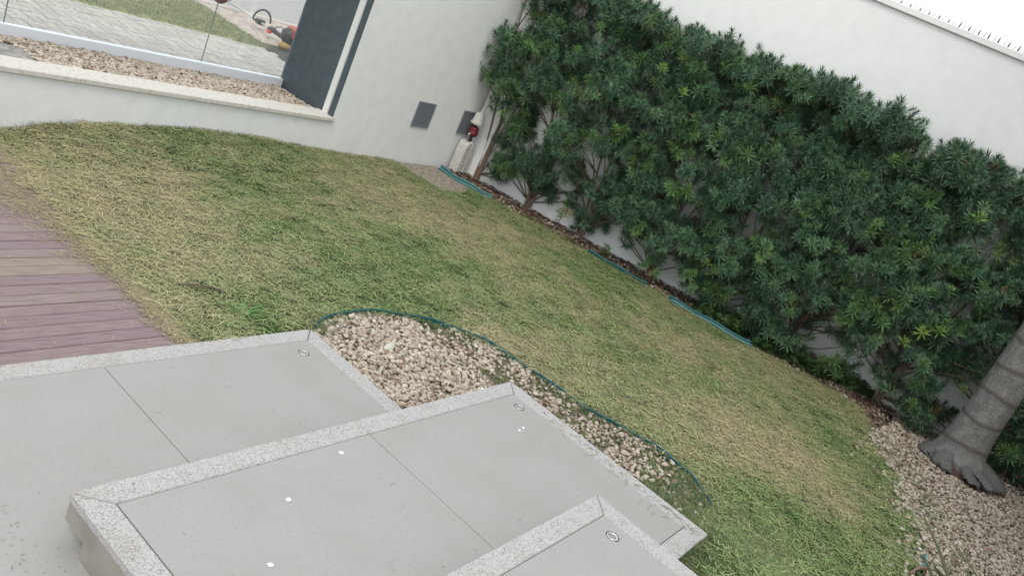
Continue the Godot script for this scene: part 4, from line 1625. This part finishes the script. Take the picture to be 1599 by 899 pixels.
func frond_mesh(a: float, length: float, droop: float) -> ArrayMesh:
	var st := begin()
	var out := Vector3(cos(a), 0, sin(a))
	var side := Vector3(-sin(a), 0, cos(a))
	var rib := func(t: float) -> Vector3:
		return out * length * t * (1.0 - .2 * t) + Vector3.UP * length * (.55 * t - droop * 1.2 * t * t)
	for i in 14:
		var c0: Vector3 = rib.call(i / 14.0)
		var c1: Vector3 = rib.call((i + 1) / 14.0)
		quad(st, c0 - side * .012, c0 + side * .012, c1 + side * .01, c1 - side * .01, c0 - Vector3.UP)
	for i in 46:
		var t := .12 + .88 * i / 46.0
		var c: Vector3 = rib.call(t)
		for s in [-1.0, 1.0]:
			var l := .5 * sin(PI * clampf(t * .85 + .12, 0, 1)) + .1
			var e: Vector3 = c + side * s * l * .8 + out * l * .45 - Vector3.UP * l * .35
			var m: Vector3 = c.lerp(e, .5) + Vector3.UP * .03
			quad(st, c, m + out * .016, e, m - out * .016, m - Vector3.UP)
	return done(st)


# ==================================================================== the wall corner
func build_corner_things() -> void:
	# two square louvred vents let into the front wall
	var spots := [[-1.045, "square grey louvred vent on the front wall, the clear left one of two"], [-.282, "square grey louvred vent behind the white bell cap near the corner"]]
	for s in spots:
		var v := thing("wall_vent", fw(s[0], .555, 0.0), f_frame())
		tag(v, s[1], "vent", "louvred vents on the front wall")
		put("back_plate", box_mesh(-.125, .125, -.125, .125, .001, .004, .0005), M.vent_dark, v)
		for e in [[-.135, .135, .119, .135], [-.135, .135, -.135, -.119]]:
			put("frame", box_mesh(e[0], e[1], e[2], e[3], .0, .014, .002), M.vent, v)
		for e in [[-.135, -.119, -.1185, .1185], [.119, .135, -.1185, .1185]]:
			put("frame", box_mesh(e[0], e[1], e[2], e[3], .0, .014, .002), M.vent, v)
		var sl := box_mesh(-.1185, .1185, -.0075, .0075, -.001, .001, .0005)
		for i in 15:
			put("slat", sl, M.vent, v, Transform3D(Basis(Vector3.RIGHT, -.75), Vector3(0, -.110 + i * .0157, .0075)))
	# white plastic cover with a groove, leaning at the foot of the corner
	var c := thing("plastic_cover", fw(-.275, .03, .12), f_frame())
	tag(c, "dirty white plastic cover with a dark groove standing under the maroon tap", "plastic cover")
	for s in [-1.0, 1.0]:
		var st := begin()
		var prof := PackedVector2Array([Vector2(.004, 0), Vector2(.098, 0), Vector2(.096, .22), Vector2(.088, .315), Vector2(.066, .352), Vector2(.004, .366)])
		for i in prof.size():
			prof[i].x *= s
		slab(st, prof, -.06, .055, .010, Transform3D(Basis(Vector3(1, 0, 0), Vector3(0, 0, 1), Vector3(0, 1, 0)), Vector3.ZERO))
		put("cover_half", done(st), M.plastic_white, c)
	put("groove", box_mesh(-.0038, .0038, .0, .355, -.05, .045, .0005), M.dark, c)
	put("dark_base", box_mesh(-.105, .105, -.03, -.002, -.065, .06, .004), M.dark, c)
	# standpipe with its tap and bell cap
	var p := thing("standpipe", fw(-.29, 0, .13), f_frame())
	tag(p, "white pipe in the wall corner with a maroon tap and a bell shaped cap", "pipe")
	put("lower_pipe", tube_mesh([Vector3(0, .36, 0), Vector3(0, .44, 0), Vector3(0, .52, 0)], [.018, .018, .018], 12), M.dark, p)
	put("tap_body", lathe_mesh([Vector2(0, .455), Vector2(.035, .456), Vector2(.055, .475), Vector2(.058, .505), Vector2(.045, .525), Vector2(.052, .535), Vector2(.05, .555), Vector2(.03, .57), Vector2(0, .572)], 18), M.maroon, p)
	put("spout", tube_mesh([Vector3(-.03, .49, .01), Vector3(-.085, .487, .02), Vector3(-.10, .47, .022)], [.012, .010, .008], 8), M.steel, p)
	put("bell_cap", lathe_mesh([Vector2(.0, .60), Vector2(.076, .598), Vector2(.080, .606), Vector2(.062, .64), Vector2(.054, .70), Vector2(.047, .722), Vector2(0, .73)], 22), M.plastic_white, p)
	put("neck", tube_mesh([Vector3(0, .57, 0), Vector3(0, .60, 0)], [.02, .02], 10), M.dark, p)
	put("upper_pipe", tube_mesh(curve_pts([Vector3(.0, .72, 0), Vector3(.03, .80, 0), Vector3(.10, .88, -.01), Vector3(.14, 1.0, -.02), Vector3(.14, 1.3, -.02)], 5), Array(range(21)).map(func(_q): return .017), 10), M.plastic_white, p)
	# bare concrete slab in the corner
	var st3 := begin()
	slab(st3, PackedVector2Array([Vector2(6.43, -5.49), Vector2(7.08, -5.49), Vector2(7.06, -4.93), Vector2(6.80, -4.815), Vector2(6.52, -4.845)]), -.05, .020, .006)
	tag(put("concrete_slab", done(st3), M.concrete), "bare brown concrete slab set in the lawn at the wall corner", "slab")


# ==================================================================== small things
func build_small_things() -> void:
	rng.seed = 5150
	# pale stone among the pebbles
	var o := put("white_stone", pebble_mesh(3), M.white_stone, self, Transform3D(Basis(Vector3.UP, .35).scaled_local(Vector3(.066, .022, .028)), Vector3(3.50, .022, -2.53)))
	tag(o, "long chalky white stone lying among the beige pebbles", "stone")
	# dark twig on the lawn
	var tw := thing("fallen_twig", Vector3(2.70, .035, -3.25))
	tag(tw, "short dark dead twig lying on the lawn near the deck", "twig")
	put("stick", tube_mesh(curve_pts([Vector3(-.11, .0, -.05), Vector3(-.03, .012, -.02), Vector3(.05, .010, .01), Vector3(.115, .0, .055)], 4), [.003, .004, .004, .005, .005, .005, .005, .006, .006, .006, .006, .005, .004], 6), M.twig, tw)
	put("fork", tube_mesh([Vector3(.05, .012, .012), Vector3(.09, .02, .055), Vector3(.11, .015, .08)], [.004, .0035, .002], 5), M.twig, tw)
	# a broad green tuft by the lowest step
	var gt := thing("grass_tuft", Vector3(2.80, .0, -2.985))
	tag(gt, "fresh broad bladed green grass tuft by the edge of the lowest step", "grass tuft")
	var r := RandomNumberGenerator.new()
	r.seed = 31
	var gm := mat(lin(.085, .22, .055), .55)
	gm.cull_mode = BaseMaterial3D.CULL_DISABLED
	for i in 22:
		put("blade", strap_leaf(r, r.randf_range(.10, .19), .010, r.randf_range(.5, 1.2)), gm, gt)
	# curled dry leaf near the palm bed
	var lf := put("dry_leaf", curled_leaf(.075, .045), M.dry_leaf, self, Transform3D(Basis(Vector3.UP, .9), Vector3(6.78, .045, -.41)))
	tag(lf, "curled pinkish brown dry leaf on the grass left of the palm", "leaf")
	var cl := put("dead_stalk", tube_mesh(curve_pts([Vector3(-.06, 0, .03), Vector3(-.03, .05, .02), Vector3(.03, .055, 0), Vector3(.07, .02, -.03), Vector3(.10, -.01, -.05)], 4), Array(range(17)).map(func(q): return .010 - .0003 * q), 7), M.brown, self, Transform3D(Basis(Vector3.UP, -.9), Vector3(5.36, .03, .34)))
	tag(cl, "curved dark brown dead stalk at the bottom edge by the pebbles", "stalk")
	# narrow stiff leaves rising from below the picture
	var sp := thing("spiky_plant", Vector3(3.74, .19, .62))
	tag(sp, "plant with a few long narrow olive leaves at the bottom right", "plant")
	var leaves := [[Vector3(3.935, .66, .35), Vector3(4.283, .74, .119), .018], [Vector3(3.90, .60, .33), Vector3(4.14, .603, .235), .015], [Vector3(3.91, .62, .36), Vector3(4.14, .612, .255), .014], [Vector3(3.94, .715, .46), Vector3(4.369, .69, .192), .012], [Vector3(3.90, .70, .50), Vector3(4.15, .732, .466), .012], [Vector3(3.91, .625, .38), Vector3(4.03, .628, .297), .013], [Vector3(3.6, .7, .5), Vector3(3.55, 1.0, .35), .016], [Vector3(3.7, .7, .8), Vector3(3.8, .9, 1.1), .016], [Vector3(3.85, .6, .8), Vector3(4.2, .7, 1.0), .016], [Vector3(3.55, .6, .75), Vector3(3.3, .8, .95), .016]]
	for l in leaves:
		put("leaf", spear(l[0] - sp.position, l[1] - sp.position, l[2]), M.frond, sp)
	# a sapling and small weeds along the hedge foot
	var weeds := [[1.38, .28, .30, "bright little green weed against the wall foot between two hedge shrubs"], [2.02, .42, .14, "small light green weed beside the third hedge trunk"], [.42, .10, .14, "small green weed behind the first hedge trunk"]]
	var sprig := cover_sprig()
	for w in weeds:
		var wd := thing("weed", gw(w[0], .0, w[1]))
		tag(wd, w[3], "weed", "weeds at the hedge foot")
		put("stem", tube_mesh([Vector3.ZERO, Vector3(.01, w[2] * .5, 0), Vector3(0, w[2], 0)], [.004, .003, .002], 5), M.twig, wd)
		for i in int(9 + w[2] * 30):
			var h: float = w[2] * (.25 + .75 * rng.randf())
			put("sprig", sprig, M.shoot[2], wd, Transform3D(aim(Vector3.UP + rvec() * .7, rnd(0, 6), rnd(.8, 1.5)), Vector3(rnd(-.04, .04), h, rnd(-.04, .04))))


func spear(mid: Vector3, tip: Vector3, width: float) -> ArrayMesh:
	var st := begin()
	var side := (tip - mid).cross(Vector3.UP).normalized()
	var pts := curve_pts([Vector3.ZERO, mid * .55 + Vector3.UP * mid.y * .12, mid, tip], 4)
	var pl := Vector3.ZERO
	var pr := Vector3.ZERO
	var pc := Vector3.ZERO
	for k in pts.size():
		var t := float(k) / (pts.size() - 1)
		var c: Vector3 = pts[k]
		var w := width * 2.0 * (1.0 - .97 * pow(t, 3.5)) * .5
		var l := c - side * maxf(w, .0006)
		var r := c + side * maxf(w, .0006)
		var m := c - Vector3.UP * w * .5
		if k > 0:
			quad(st, pl, pc, m, l, c - Vector3.UP)
			quad(st, pc, pr, r, m, c - Vector3.UP)
		pl = l
		pr = r
		pc = m
	return done(st)


func curled_leaf(length: float, width: float) -> ArrayMesh:
	var st := begin(true)
	for i in 6:
		for j in 4:
			var q := []
			for c in [[i, j], [i + 1, j], [i + 1, j + 1], [i, j + 1]]:
				var u: float = c[0] / 6.0
				var v: float = c[1] / 4.0 - .5
				var w := width * sin(PI * clampf(u * .94 + .03, 0, 1))
				q.append(Vector3((u - .5) * length, .9 * v * v * w + .012 * sin(u * 4.0), v * w))
			quad(st, q[0], q[1], q[2], q[3], Vector3(0, -1, 0))
	return done(st)
